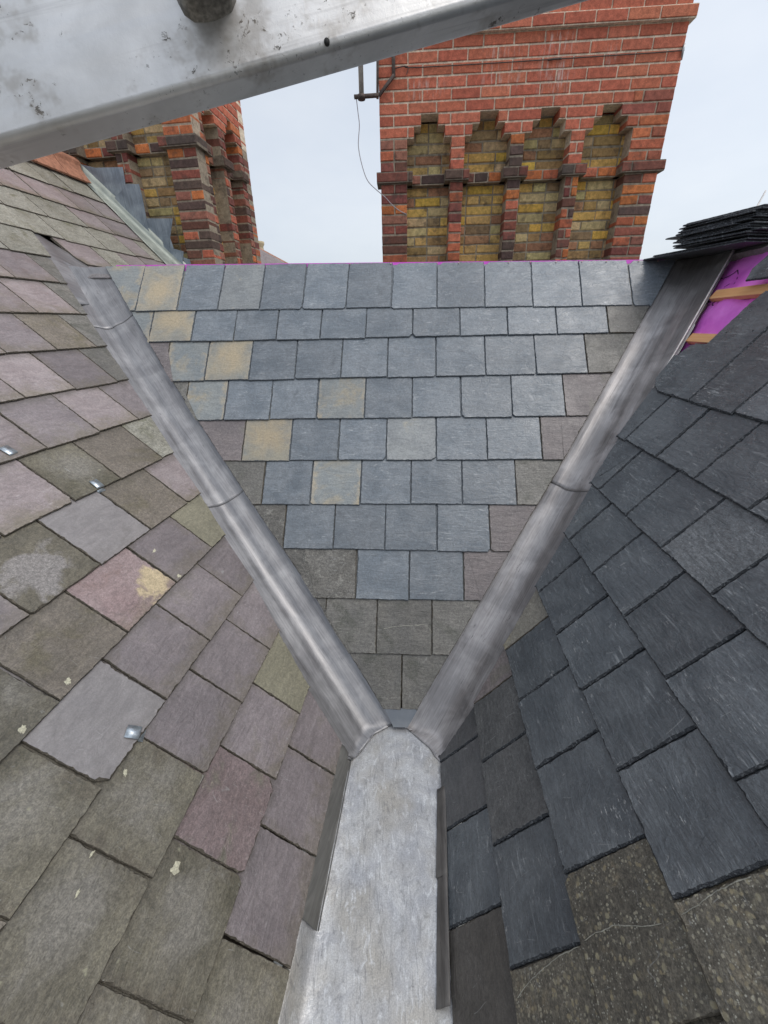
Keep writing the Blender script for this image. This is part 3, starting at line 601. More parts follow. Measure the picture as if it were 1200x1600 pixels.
# ------------------------------------------------------------------ lead valleys
FLOOR = -1.655
def valley(root, k, P0, D, tL, tC, laps, s0, s1, r, mat, ycut, xlim, ridgeclamp, seed, fold=None):
    P0, D = Vector(P0), Vector(D)
    a = D.cross(PL[k][3]).normalized(); b = D.cross(PL['C'][3]).normalized()
    # point away from the crease
    if k == 'L' and a.x > 0: a = -a
    if k == 'R' and a.x < 0: a = -a
    if k == 'L' and b.x < 0: b = -b
    if k == 'R' and b.x > 0: b = -b
    rid = PL['C'][0]
    cuts = [s0]+laps+[s1]; nseg = len(cuts)-1
    for q in range(nseg):
        sa, sb = cuts[q], cuts[q+1]; lift = .0027*(nseg-1-q); sa2 = sa-(.06 if q else 0)
        ns = int((sb-sa2)/.022)+2; nt_ = 44; V = []; UV_ = []; F_ = []
        for i in range(ns+1):
            for j in range(nt_+1):
                f = j/nt_; 
                s = sa2+(sb-sa2)*i/ns
                TL, TC = interp(tL, s), interp(tC, s); t = -TL+(TL+TC)*f
                if i == ns and q < nseg-1: s += .004*noise.noise(Vector((t*20, seed, q)))-.010*(t/.15)**2
                if abs(t) < r:
                    u = (t+r)/(2*r); off = a*((1-u)**2*r)+b*(u*u*r)
                else: off = a*(-t) if t < 0 else b*t
                n_ = (PL[k][3]*(.5-.5*max(-1, min(1, t/r)))+PL['C'][3]*(.5+.5*max(-1, min(1, t/r)))).normalized()
                dz = lift-.003+.0016*noise.noise(Vector((s*4, t*12, seed)))+.0006*noise.noise(Vector((s*14, t*25, seed+3)))
                if q == nseg-1: dz += .004*max(0, noise.noise(Vector((s*11, t*11, seed+9))))*max(0, min(1, (s+.6)))
                dz -= .013*max(0.0, min(1.0, (abs(t)-r)/.05)); dz += .004 if k == 'R' and t < 0 and s < -1.3 else 0
                if i == ns and q < nseg-1: dz += .0006
                if fold and t < 0 and abs(t+TL-.038) < .004: dz += .0025
                p = P0+D*s+off+n_*dz
                if ridgeclamp:
                    vv = (p-PL['C'][0]).dot(PL['C'][2]); lim = 1.80-.0346*((p-PL['C'][0]).dot(PL['C'][1]))
                    if vv > lim and t > -.02: p = p-PL['C'][2]*(vv-lim)+Vector((0, (vv-lim)*.75, (vv-lim)*.05))
                yc0 = interp(ycut, p.x)
                if p.z >= FLOOR+.005+lift and p.y < yc0 and p.z < -1.4: p += D*((yc0-p.y)/D.y)
                if p.z < FLOOR+.005+lift:
                    p.z = FLOOR+.005+lift+.0015*noise.noise(Vector((p.x*30, p.y*30, 1)))
                    yc = interp(ycut, p.x)
                    if p.y < yc: p.y = yc
                if xlim and p.y < 1.35 and p.z < -1.5:
                    if k == 'L' and p.x > xlim and t > 0: p.x = xlim
                    if k == 'R' and p.x < xlim and t > 0: p.x = xlim
                V.append(p); UV_.append((t, s))
        for i in range(ns):
            for j in range(nt_):
                g = i*(nt_+1)+j; F_.append((g, g+1, g+nt_+2, g+nt_+1))
        o = mesh_obj('lead_sheet', V, F_, mat if not isinstance(mat, list) else mat[q], root, smooth=True, uv=UV_)
        bm = bmesh.new(); bm.from_mesh(o.data); bmesh.ops.remove_doubles(bm, verts=bm.verts, dist=.0002); bmesh.ops.recalc_face_normals(bm, faces=bm.faces)
        up = sum((f_.normal.z*f_.calc_area() for f_ in bm.faces))
        if up < 0: bmesh.ops.reverse_faces(bm, faces=bm.faces)
        bm.to_mesh(o.data); bm.free()
        md = o.modifiers.new('th', 'SOLIDIFY'); md.thickness = .0022; md.offset = -1
ycutL = [(-.5, 1.055), (-.18, 1.062), (-.137, 1.106), (-.07, 1.198), (.009, 1.24), (.08, 1.27)]
ycutR = [(.0, 1.25), (.08, 1.219), (.14, 1.156), (.201, 1.069), (.5, 1.06)]
vL = thing('lead_valley', 'lead valley with a sharp bright crease left of the centre slope', 'lead valley', (-.29, 1.40, -1.46), 'lead valleys')
valley(vL, 'L', (-0.2886, 1.3996, -1.4577), (0.5684, -0.5344, -0.6256), [(-3.2, .11), (-2.6, .10), (-2.35, .105), (-1.9, .14), (-1, .12), (-.5, .14), (0, .20), (.34, .24)],
       [(-3.2, .21), (-2.7, .20), (-1.9, .18), (-1, .17), (0, .165), (.4, .16)], [-2.34, -.985], -3.12, .47, .046, LEAD, ycutL, .045, True, 1.3)
# lead saddle where the valley head runs up under the old slates
sadd = [(.60, 1.40), (.66, 1.56), (.78, 1.775), (.77, 1.995), (.935, 2.018), (1.11, 1.76), (1.16, 1.62), (.98, 1.42)]
V = []; F_ = []; c_ = (.90, 1.70)
for j in range(6):
    for (u, v) in sadd:
        f = 1-j/5*.999; uu, vv = c_[0]+(u-c_[0])*f, c_[1]+(v-c_[1])*f; V.append(pt('L', uu, vv, -.011+.0015*noise.noise(Vector((uu*6, vv*6, 2)))+.009*(1-f)))
n = len(sadd)
for j in range(5):
    for i in range(n): F_.append((j*n+i, j*n+(i+1) % n, (j+1)*n+(i+1) % n, (j+1)*n+i))
o = mesh_obj('lead_saddle', V, F_, LEAD, vL, smooth=True, fix=True, uv=[((v-Vector(V[0])).length*.3, v.y) for v in V]); md = o.modifiers.new('th', 'SOLIDIFY'); md.thickness = .002; md.offset = 0
vR = thing('lead_valley', 'streaky lead valley right of the centre slope, wide and dark at its head', 'lead valley', (.47, 1.41, -1.35), 'lead valleys')
tLR = [(-3.1, .262), (-2.173, .242), (-1.6, .214), (-1.42, .197), (-1.2, .18), (0, .165), (.3, .16), (.6, .13)]
valley(vR, 'R', (0.465, 1.4124, -1.3508), (-0.5416, -0.4811, -0.6894), tLR,
       [(-3.1, .14), (-2.2, .14), (-.9, .15), (0, .16), (.5, .16)], [-.84], -2.37, .55, .075, LEAD2, ycutR, .047, True, 5.1, fold=True)
Pr, Dr = Vector((0.465, 1.4124, -1.3508)), Vector((-0.5416, -0.4811, -0.6894)); ar = Dr.cross(PL['R'][3]).normalized(); ar = ar if ar.x > 0 else -ar
tube('welted_edge', [Pr+Dr*s+ar*(interp(tLR, s))+PL['R'][3]*.003 for s in [-2.6+.06*i for i in range(21)]], .0038, simple_mat('bright_edge', (.62, .60, .58), .5, .2), vR, 8)

# ------------------------------------------------------------------ lead gutter
def gutter_mat():
    N = NT('patinated_lead'); t = N.n('ShaderNodeTexCoord'); P = t.outputs['Object']
    a_ = N.noise(P, 9, 5, .65, .6); b_ = N.noise(N.mapping(P, (1, .4, 1)), 55, 5, .68, .9); c_ = N.noise(P, 260, 3, .7); d_ = N.noise(P, 3.2, 3, .6)
    c = N.mix(N.ramp(a_, .35, .68), (.44, .45, .47), (.60, .605, .60)); c = N.mix(N.ramp(d_, .42, .62, 0, .8), c, (.46, .435, .385))
    c = N.mix(N.math('MULTIPLY', N.ramp(N.noise(P, 15, 4, .7, 1.0), .58, .68), .6), c, (.30, .295, .285))
    c = N.mix(N.ramp(b_, .52, .70, 0, .8), c, (.74, .75, .75)); c = N.mix(N.ramp(b_, .46, .28, 0, .55), c, (.24, .245, .25))
    sp = N.math('MULTIPLY', N.ramp(N.noise(N.mapping(P, (1, .5, 1)), 48, 4, .75), .66, .70), N.ramp(N.noise(P, 8, 2), .45, .6)); c = N.mix(N.math('MULTIPLY', sp, .8), c, (.09, .095, .1))
    li = N.noise(N.mapping(P, (30, 2.2, 1), (0, 0, .12)), 1.0, 3, .6, 1.2); c = N.mix(N.math('MULTIPLY', N.ramp(N.math('ABSOLUTE', N.math('SUBTRACT', li, .5)), .012, .003), .35), c, (.13, .13, .14))
    c = N.mix(1.0, c, N.ramp(c_, .25, .75, .8, 1.2), 'MULTIPLY')
    return N.fin(c, N.ramp(b_, .3, .7, .52, .36), N.bump(b_, .3, .0012, N.bump(a_, .5, .008)), .45)
GUT = gutter_mat()
gut = thing('lead_gutter', 'pale patinated flat lead gutter running between the two slate slopes', 'gutter', (-.05, .6, FLOOR))
xl = lambda y: -.2502+.127*(y-.7055); xr = lambda y: .1784+.127*(y-.804)
V = []; F_ = []; UVg = []; prof = [(-.04, .082), (-.010, .078), (-.002, .045), (.012, .014), (.035, .002), (.08, 0.0)]
ny = 110
for i in range(ny+1):
    y = 1.34-2.6*i/ny; A, B = xl(y), xr(y); row = []
    for dx, dz in prof: row.append((A+dx+.01, dz))
    for q in range(1, 14): row.append((A+.09+(B-.05-A-.09)*q/14, 0))
    for dx, dz in [(-.04, 0), (-.025, .001), (-.010, .003), (.002, .006), (.015, .009), (.035, .010)]: row.append((B+dx, dz))
    fl_ = max(0.0, min(1.0, (1.11-y)/.08))
    for x, dz in row:
        dz *= fl_
        V.append(Vector((x, y, FLOOR+dz*(.95)+(.0022*noise.noise(Vector((x*9, y*6, .5)))+.0012*noise.noise(Vector((x*30, y*22, 4)))))))
nr = len(row)
for i in range(ny):
    for j in range(nr-1): g = i*nr+j; F_.append((g, g+nr, g+nr+1, g+1))
o = mesh_obj('gutter_floor', V, F_, GUT, gut, smooth=True); md = o.modifiers.new('th', 'SOLIDIFY'); md.thickness = .003; md.offset = -1
def flap(name, rows, ys, mat, parent):
    """rows: list of (x offset function, z) from top to foot for each y"""
    V = []; F_ = []; n = len(rows)
    for i, y in enumerate(ys):
        for fx, z in rows: V.append(Vector((fx(y)+.0012*noise.noise(Vector((y*12, z*30, 2))), y, z)))
    for i in range(len(ys)-1):
        for j in range(n-1): g = i*n+j; F_.append((g, g+n, g+n+1, g+1))
    o = mesh_obj(name, V, F_, mat, parent, smooth=True, uv=[(v.z+v.x, v.y) for v in V]); md = o.modifiers.new('th', 'SOLIDIFY'); md.thickness = .0025; md.offset = 0; return o
FLP = lead_mat('lead_flashing', (.16, .158, .148), (.22, .218, .205), (.11, .108, .10), .35, .5, (.2, .19, .18))
FLP2 = lead_mat('lead_flashing_dark', (.10, .095, .09), (.17, .16, .15), (.06, .055, .05), .3, .5, (.1, .09, .085))
ys = [1.10-.54*i/26 for i in range(27)]
rows = [(lambda y: xl(y)-.035, -1.562), (lambda y: xl(y)-.006, -1.565), (lambda y: xl(y)+.009, -1.588), (lambda y: xl(y)+.018, -1.615), (lambda y: xl(y)+.026, -1.636), (lambda y: xl(y)+.033, -1.6495), (lambda y: xl(y)+.038, -1.6485), (lambda y: xl(y)+.038, -1.644)]
flap('lead_flashing', rows, ys, FLP, gut)
xf = lambda y: .177+.146*(y-.944)
for (ya, yb, ins) in ((.955, .68, 0.0), (.70, .402, .005)):
    ys = [ya+(yb-ya)*i/14 for i in range(15)]
    flap('lead_flashing', [(lambda y, i_=ins: xr(y)+.012, -1.622), (lambda y, i_=ins: xr(y)-.002, -1.632), (lambda y, i_=ins: (xf(y)+xr(y))/2+.002+i_, -1.640), (lambda y, i_=ins: xf(y)+i_+.002, -1.6465), (lambda y, i_=ins: xf(y)+i_, -1.6475)], ys, FLP2, gut)

# ------------------------------------------------------------------ brick chimneys
def brick_mat():
    N = NT('brickwork'); t = N.n('ShaderNodeTexCoord'); P = t.outputs['Object']
    at = N.n('ShaderNodeVertexColor', layer_name='Col'); c = at.outputs['Color']
    a_ = N.noise(P, 30, 5, .7, .3); b_ = N.noise(P, 190, 3, .7); d_ = N.noise(P, 13, 4, .65)
    c = N.mix(1.0, c, N.math('MULTIPLY', N.ramp(a_, .25, .75, .68, 1.32), N.ramp(b_, .25, .75, .78, 1.22)), 'MULTIPLY')
    sep = N.n('ShaderNodeSeparateXYZ'); N.set(sep.inputs[0], P); Z = sep.outputs[2]; X = sep.outputs[0]
    grime = N.math('MULTIPLY', N.ramp(d_, .52, .68), N.ramp(Z, 1.45, 1.25, 0, .55)); c = N.mix(grime, c, (.07, .055, .045))
    vs = N.noise(N.mapping(P, (46, 46, 5)), 1.0, 5, .7)
    def spot(x0, wx, za, zb):
        return N.math('MULTIPLY', N.ramp(N.math('ABSOLUTE', N.math('SUBTRACT', X, x0)), wx, wx*.3), N.math('MULTIPLY', N.ramp(Z, za, za+.08), N.ramp(Z, zb, zb-.05)))
    msk = N.math('MAXIMUM', N.math('MAXIMUM', spot(.93, .2, 1.58, 1.86), spot(1.33, .17, 1.5, 1.93)), N.math('MAXIMUM', spot(1.72, .06, 1.66, 1.86), spot(.35, .2, 1.54, 1.7)))
    c = N.mix(N.math('MULTIPLY', N.math('MULTIPLY', N.ramp(vs, .50, .66), msk), .6), c, (.66, .58, .53))
    return N.fin(c, .85, N.bump(N.math('ADD', a_, N.math('MULTIPLY', b_, .5)), .7, .006), spec=.3)
BRICK = brick_mat()
CC = .0715; BPL = .2235
def col_of(kind, rr):
    def j(c, s=.1): f = rr.uniform(1-s, 1+s); return (c[0]*f, c[1]*f*rr.uniform(.95, 1.05), c[2]*f)
    if kind == 'red': return j(rr.choice([(.50, .150, .088), (.53, .17, .10), (.46, .135, .08)]), .09)
    if kind == 'old': return j(rr.choice([(.42, .13, .065), (.52, .17, .06), (.26, .085, .06), (.17, .075, .055), (.105, .07, .058), (.30, .13, .09), (.22, .075, .06)]), .18)
    if kind == 'oldr': return j(rr.choice([(.50, .16, .07), (.46, .14, .075), (.38, .12, .075), (.3, .1, .07)]), .14)
    if kind == 'yel': return j(rr.choice([(.62, .40, .12), (.53, .35, .13), (.66, .42, .09), (.56, .41, .22), (.36, .235, .10), (.30, .21, .11), (.52, .42, .2), (.38, .2, .11)]), .15)
    if kind == 'drk': return j(rr.choice([(.085, .065, .055), (.12, .075, .06), (.2, .075, .055)]), .2)
MORT = {'red': (.74, .64, .49), 'old': (.33, .28, .21), 'oldr': (.44, .36, .27), 'yel': (.30, .26, .19), 'drk': (.2, .17, .13)}
def chimney(root, W_, D_, faces, M, k0, k1, seed, corew=.53):
    rr = random.Random(seed); parts = {}
    def add(part, V, F_, C_):
        P_ = parts.setdefault(part, ([], [], [])); b = len(P_[0]); P_[0].extend(V); P_[1].extend([tuple(b+x for x in f) for f in F_]); P_[2].extend(C_)
    for (o_, ux, nx, width, fn) in faces:
        o_, ux, nx = Vector(o_), Vector(ux), Vector(nx)
        for k in range(k0, k1):
            z0 = 1.06+k*CC
            for (a, b, dep, th, kind, part) in fn(k, width):
                # mortar
                mc = MORT[kind]; mv = []
                for x, z in ((a, z0), (b, z0), (b, z0+CC), (a, z0+CC)):
                    mv.append(o_+ux*x+nx*(dep-.007)+Vector((0, 0, z)))
                for x, z in ((a, z0), (b, z0), (b, z0+CC), (a, z0+CC)):
                    mv.append(o_+ux*x+nx*(dep-th)+Vector((0, 0, z)))
                add(part, mv, [(0, 1, 2, 3), (0, 4, 5, 1), (3, 2, 6, 7), (0, 3, 7, 4), (1, 5, 6, 2)], [mc]*5)
                offs = (BPL/2 if k % 2 else 0)+(.06 if kind == 'yel' else 0)
                js = [a]; x = math.floor((a-offs)/BPL)*BPL+offs
                while x < b-.035:
                    if x > a+.035: js.append(x)
                    x += BPL*(.5 if kind in ('old', 'yel') and rr.random() < .35 else 1)
                js.append(b)
                for i in range(len(js)-1):
                    p0 = js[i]+(.0052 if i else 0); p1 = js[i+1]-(.0052 if i < len(js)-2 else 0); rough = 1.0 if kind == 'red' else 2.3
                    kd = kind
                    if kind == 'old' and rr.random() < .08: kd = 'red'
                    c = col_of(kd, rr); dd = dep+rr.uniform(-.0012, .0012)*rough; Vb = []
                    j_ = lambda s=.0011: rr.uniform(-s, s)*rough
                    cor = [(p0+j_(), z0+.0066+j_()), (p1+j_(), z0+.0066+j_()), (p1+j_(), z0+CC-.0066+j_()), (p0+j_(), z0+CC-.0066+j_())]
                    bv = .0022*rough
                    for lev in range(3):
                        for q, (x_, z_) in enumerate(cor):
                            sx = (bv if q in (0, 3) else -bv)*(lev == 2); sz = (bv if q < 2 else -bv)*(lev == 2)
                            dp = (dep-th+.002, dd-bv, dd+j_(.0008))[lev]
                            Vb.append(o_+ux*(x_+sx)+nx*dp+Vector((0, 0, z_+sz)))
                    Fb = [(8, 9, 10, 11)]
                    for lv in (0, 4):
                        for q in range(4): Fb.append((lv+q, lv+(q+1) % 4, lv+(q+1) % 4+4, lv+q+4))
                    add(part, Vb, Fb, [c]*9)
    for pn, (V, F_, C_) in parts.items():
        mesh_obj(pn.split(':')[0], V, F_, BRICK, root, col=C_, M=M, fix=False)
    # solid core
    z0, z1 = 1.06+k0*CC, 1.06+k1*CC-.004
    v, f = box_vf((W_/2, D_/2, (z0+z1)/2), [Vector((1, 0, 0)), Vector((0, 1, 0)), Vector((0, 0, 1))], (W_/2-corew, D_/2-corew, (z1-z0)/2))
    mesh_obj('mortar_core', v, f, BRICK, root, col=[MORT['yel']]*6, M=M, fix=True)
def front_fn(piers, W_, redpiers, k_full=6, kmould=12, side=False):
    """piers: list of (u0,u1) at face depth; recess between them 0.11 deep"""
    def fn(k, width):
        R_ = []; TH = .15
        e0 = .121 if side else 0.0; e1 = width-.121 if side else width
        cl = lambda a, b: (max(a, e0), min(b, e1))
        if k >= k_full:
            pr = 0.0; kd = 'red'
            if k == kmould: pr = .032
            a, b = (e0, e1) if k != kmould or side else (-.03, width+.03)
            if k == k_full and not side: R_ += [(a, 1.94, pr, TH, kd, 'stack_head'), (1.94, b, pr, TH, 'oldr', 'stack_head')]
            else: R_ += [(a, b, pr, TH+pr, kd, 'stack_head')]
            return R_
        ext = {5: .11, 4: .055}.get(k, 0.0); n = len(piers)
        for i, (a, b) in enumerate(piers):
            end = i in (0, n-1)
            a2 = a-(0 if i == 0 else ext+(.0 if not end else .0)); b2 = b+(0 if i == n-1 else ext)
            if k == 0: a2 = a-(.033 if i == 0 and not side else .045 if i else 0); b2 = b+(.033 if i == n-1 and not side else .045 if i < n-1 else 0)
            a2, b2 = cl(a2, b2) if not (k == 0 and not side) else (a2, b2)
            if k == 0: kd = 'drk'
            elif k >= 4: kd = 'red' if i < n-1 else 'oldr'
            elif k > 0: kd = redpiers[i]
            else: kd = 'old'
            if b2-a2 > .02: R_.append((a2, b2, .033 if k == 0 else 0.0, TH+(.033 if k == 0 else 0), kd, ('string_course' if k == 0 else ('corbel:%d' % i if k >= 4 and not end else 'pier:%d%s' % (i, 'a' if k < 0 else 'b')))))
        for i in range(n-1):
            a, b = piers[i][1], piers[i+1][0]
            if k == 0: R_.append((a+.0, b-.0, -.075, .16, 'old', 'string_course'))
            a, b = cl(a-.02, b+.02)
            R_.append((a, b, -.135 if k < 5 else -.17, .06, 'yel', 'recess_panel:%d' % i))
        return R_
    return fn
def plain_fn(k, width):
    return [(.121, width-.121, 0.0, .125, 'red' if k >= 4 else 'old', 'brick_wall')]
def back_fn(k, width):
    return [(0, width, 0.0, .125, 'red' if k >= 4 else 'old', 'brick_wall')]
PIERS = [(0, .217), (.573, .678), (1.042, 1.147), (1.51, 1.615), (1.98, 2.235)]
SP = [(0, .215), (.50, .61), (.905, 1.12)]
def shift(fn, tag_):
    def g(k, w_): return [(a, b, d, t, kd, p.replace(':', ':'+tag_)) for a, b, d, t, kd, p in fn(k, w_)]
    return g
def faces(W_, D_, redp):
    return [((0, 0, 0), (1, 0, 0), (0, -1, 0), W_, front_fn(PIERS, W_, redp)),
            ((W_, 0, 0), (0, 1, 0), (1, 0, 0), D_, shift(front_fn(SP, D_, ['old', 'old', 'old'], side=True), 's')),
            ((0, D_, 0), (0, -1, 0), (-1, 0, 0), D_, plain_fn), ((W_, D_, 0), (-1, 0, 0), (0, 1, 0), W_, back_fn)]
chR = thing('brick_chimney', 'wide chimney stack of red and yellow brick with four arched recesses, behind the centre ridge', 'chimney', (1.2, 4.7, -.9), 'brick chimney stacks')
yaw = radians(-3.25)
MR = Matrix.Translation((.0489, 4.188, 0)) @ Matrix.Rotation(yaw, 4, 'Z')
chimney(chR, 2.235, 1.12, faces(2.235, 1.12, ['old', 'red', 'old', 'red', 'oldr']), MR, -26, 19, 11)
chL = thing('brick_chimney', 'chimney stack with stepped lead flashing rising through the old left roof', 'chimney', (-2.6, 5.0, .3), 'brick chimney stacks')
ML = Matrix.Translation((-1.526-.9916*2.318, 4.4325+.1294*2.318, .318)) @ Matrix.Rotation(math.atan2(-.1294, .9916), 4, 'Z') @ Matrix.Scale(1.037, 4)
chimney(chL, 2.235, 1.12, faces(2.235, 1.12, ['old', 'old', 'old', 'old', 'oldr']), ML, -22, 24, 5)
# stepped flashing on the left chimney
dh = Vector((.9916, -.1294, 0)); UL = PL['L'][1]; BASE = UL*4.1977
def fpt(a, z, off): return dh*a+BASE-UL*off+Vector((0, 0, z))
def plate(name, poly, off, mat, parent, th=.003):
    n = len(poly); V = [fpt(a, z, off+.0*i) for i, (a, z) in enumerate(poly)]+[fpt(a, z, off-th) for a, z in poly]
    return mesh_obj(name, V, [tuple(range(n)), tuple(range(n, 2*n))[::-1]]+[(i, (i+1) % n, (i+1) % n+n, i+n) for i in range(n)], mat, parent, fix=True, uv=[(a, z) for a, z in poly]*2)
zr = lambda a: -.8276+.7031*((-1.0818-a)/.711)
pA = [(-3.19, zr(-3.19)+.02), (-3.17, 1.352), (-3.045, 1.322), (-2.785, 1.312), (-2.80, 1.17), (-2.79, zr(-2.79)+.03)]
plate('step_flashing', pA, .010, LEADB, chL)
plate('step_flashing', [(-2.93, zr(-2.93)+.10), (-2.81, 1.165), (-2.786, 1.192), (-2.665, 1.184), (-2.66, 1.10), (-2.672, .86), (-2.66, zr(-2.66)+.02)], .016, LEADB, chL)
plate('step_flashing', [(-2.72, zr(-2.72)+.08), (-2.69, .935), (-2.415, .922), (-2.48, .775), (-2.44, zr(-2.44)+.02)], .011, LEADB, chL)
plate('step_flashing', [(-2.56, zr(-2.56)+.06), (-2.55, .80), (-2.49, .785), (-2.50, .70), (-2.37, .665), (-2.40, .58), (-2.37, .46)], .017, LEADB, chL)
plate('step_flashing', [(-2.40, zr(-2.40)+.04), (-2.39, .62), (-2.33, .60), (-2.31, .45), (-2.30, .38)], .012, LEADB, chL)
# rolled lead apron between slates and chimney
AP = lead_mat('lead_greenish', (.27, .30, .27), (.42, .45, .40), (.15, .17, .15), .35, .5, (.25, .28, .2))
V = []; F_ = []; UV_ = []; nn = 50
for i in range(nn+1):
    v = 1.45+1.5*i/nn; ue = lEdge2(v)-.035; row = [(ue, .006), (ue+.02, .010), (2.33, .014), (2.365, .026), (2.383, .055), (2.388, .10)]
    for j, (u, h) in enumerate(row):
        p = pt('L', u, v, 0); p += (PL['L'][3]*h if j < 3 else Vector((0, 0, h*1.15))+PL['L'][3]*.0); p += Vector((0, 0, .004*noise.noise(Vector((u*8, v*8, 1))))); V.append(p); UV_.append((u, v))
for i in range(nn):
    for j in range(5): g = i*6+j; F_.append((g, g+1, g+7, g+6))
o = mesh_obj('lead_apron', V, F_, AP, chL, smooth=True, uv=UV_); md = o.modifiers.new('th', 'SOLIDIFY'); md.thickness = .003; md.offset = 0
# terracotta ridge tiles at the head of the left roof
TER = simple_mat('terracotta', (.40, .19, .12), .8, 0, .35, 25, .004, .6)
rt = thing('ridge_tile', 'terracotta ridge tiles along the top of the old left roof', 'ridge tiles', pt('L', 1.9, 2.95))
for i in range(9):
    ua = -.2+i*.29; ub = ua+.283; V = []
    prof = [(2.87, .012), (2.87, .026), (2.99, .045), (3.02, .060), (3.04, .082), (3.075, .088), (3.10, .07), (3.105, .04), (3.02, .02)]
    for u in (ua, ub):
        for v, h in prof: V.append(pt('L', u, v, h))
    n = len(prof); F_ = [tuple(range(n)), tuple(range(n, 2*n))[::-1]]+[(q, (q+1) % n, (q+1) % n+n, q+n) for q in range(n)]
    mesh_obj('tile_section', V, F_, TER, rt, fix=True)

# ------------------------------------------------------------------ things on the right chimney
STEEL = simple_mat('rusty_steel', (.10, .075, .065), .7, .3, .4, 60)
ALU = simple_mat('grey_mast', (.42, .40, .36), .5, .6, .2, 30)
def cpt(u, z, off=.03):
    return MR @ Vector((u, -off, 0))+Vector((0, 0, z))
br = thing('aerial_bracket', 'small steel aerial bracket with mast stub on the left corner of the wide chimney', 'bracket', cpt(0, 1.58, .0))
def bar(name, a, b, w1, w2, mat, parent):
    a, b = Vector(a), Vector(b); ax = (b-a).normalized(); y = (MR.to_3x3() @ Vector((0, 1, 0))); z = ax.cross(y).normalized(); y = z.cross(ax)
    v, f = box_vf((a+b)/2, [ax, y, z], ((b-a).length/2, w1, w2)); return bevel(mesh_obj(name, v, f, mat, parent, fix=True), .0015, 1)
bar('arm', cpt(-.19, 1.590, .05), cpt(.0, 1.592, .05), .014, .010, STEEL, br)
bar('arm', cpt(0.0, 1.594, .035), cpt(.118, 1.705, .035), .012, .010, STEEL, br)
bar('corner_plate', cpt(.115, 1.70, .012), cpt(.115, 1.92, .012), .005, .013, STEEL, br)
bar('corner_plate', cpt(-.012, 1.585, .02), cpt(.0, 1.92, .02), .012, .009, STEEL, br)
tube('mast', [cpt(-.133, 1.575, .05), cpt(-.125, 2.35, .05)], .019, ALU, br, 14)
tube('clamp', [cpt(-.133, 1.572, .05), cpt(-.133, 1.600, .05)], .029, STEEL, br, 14)
wr = thing('tie_wire', 'taut rusty wire across the red brick chimney head, ending at a round disc', 'wire', cpt(1.2, 1.75))
tube('wire', spline([cpt(.13, 1.752, .014), cpt(.20, 1.758, .02), cpt(.26, 1.752, .01), cpt(.8, 1.750, .010), cpt(1.4, 1.752, .010), cpt(2.0, 1.754, .010), cpt(2.236, 1.757, .012)], 6), .0035, STEEL, wr, 6)
tube('wire_tail', spline([cpt(.20, 1.757, .02), cpt(.225, 1.752, .022), cpt(.222, 1.73, .02), cpt(.212, 1.712, .02)], 5), .003, STEEL, wr, 6)
tube('wire', spline([cpt(1.26, 1.748, .012), cpt(1.31, 1.751, .014), cpt(1.36, 1.752, .012)], 4), .0065, STEEL, wr, 6)
c0 = cpt(2.236, 1.76, -.02)
tube('disc', [c0, c0+(MR.to_3x3() @ Vector((.012, -.006, 0)))], .042, simple_mat('galvanised', (.45, .46, .46), .45, .7), wr, 24)
cb = tag(tube('aerial_cable', spline([cpt(-.173, 1.577, .05), cpt(-.165, 1.50, .05), cpt(-.158, 1.42, .05), cpt(-.172, 1.30, .05), cpt(-.150, 1.18, .05), cpt(-.108, 1.076, .05), cpt(-.035, 1.01, .05), cpt(.03, .965, .04), cpt(.10, .905, .02), cpt(.16, .868, .012), cpt(.211, .846, .006)], 8), .0032,
                    simple_mat('grey_cable', (.36, .34, .36), .5), None, 8), 'thin grey cable hanging loose from the aerial bracket beside the wide chimney', 'cable')
WH = simple_mat('lime_deposit', (.7, .68, .62), .9)

# ------------------------------------------------------------------ loose slates stacked on the right ridge
BLK = slate_mat('slate_loose', (.055, .058, .062), (.085, .088, .094), ((.3, .3, .3), .4), .2, rough=.55)
def loose(i, c, yaw_, Lx, Ly, t, tiltx, tilty, label):
    rr = random.Random(100+i); pts = []
    for (x, y) in ((-Lx/2, -Ly/2), (Lx/2, -Ly/2), (Lx/2, Ly/2), (-Lx/2, Ly/2)): pts.append(Vector((x+rr.gauss(0, .002), y+rr.gauss(0, .002))))
    Q = []
    for k in range(4):
        a, b = pts[k], pts[(k+1) % 4]; m_ = int((b-a).length/.012)
        for j in range(m_): Q.append(a.lerp(b, j/m_)+Vector((rr.gauss(0, .0011), rr.gauss(0, .0011))))
    n = len(Q); V = []
    for p in Q: V.append((p.x, p.y, -t/2))
    for p in Q: V.append((p.x, p.y, rr.gauss(0, .0006)))
    for p in Q: V.append((p.x*(1-.008-rr.random()*.01), p.y*(1-.008-rr.random()*.012), t/2))
    F_ = [tuple(range(n))[::-1], tuple(range(2*n, 3*n))]
    for lv in (0, n):
        for q in range(n): F_.append((lv+q, lv+(q+1) % n, lv+(q+1) % n+n, lv+q+n))
    M = Matrix.Translation(c) @ Matrix.Rotation(yaw_, 4, 'Z') @ Matrix.Rotation(tiltx, 4, 'X') @ Matrix.Rotation(tilty, 4, 'Y')
    o = mesh_obj('loose_slate', V, F_, [BLK, E_NEW], None, mi=[0, 0]+[1]*(2*n), M=M, uv=[(.5, .5)]*(3*n))
    tag(o, label, 'slate', 'loose slates stacked on the right ridge'); return o
e1 = Vector((-.22, .975, 0)).normalized(); e2 = Vector((.975, .22, 0)); ya = math.atan2(e2.y, e2.x)
corner = Vector((1.585, 2.04, .288))
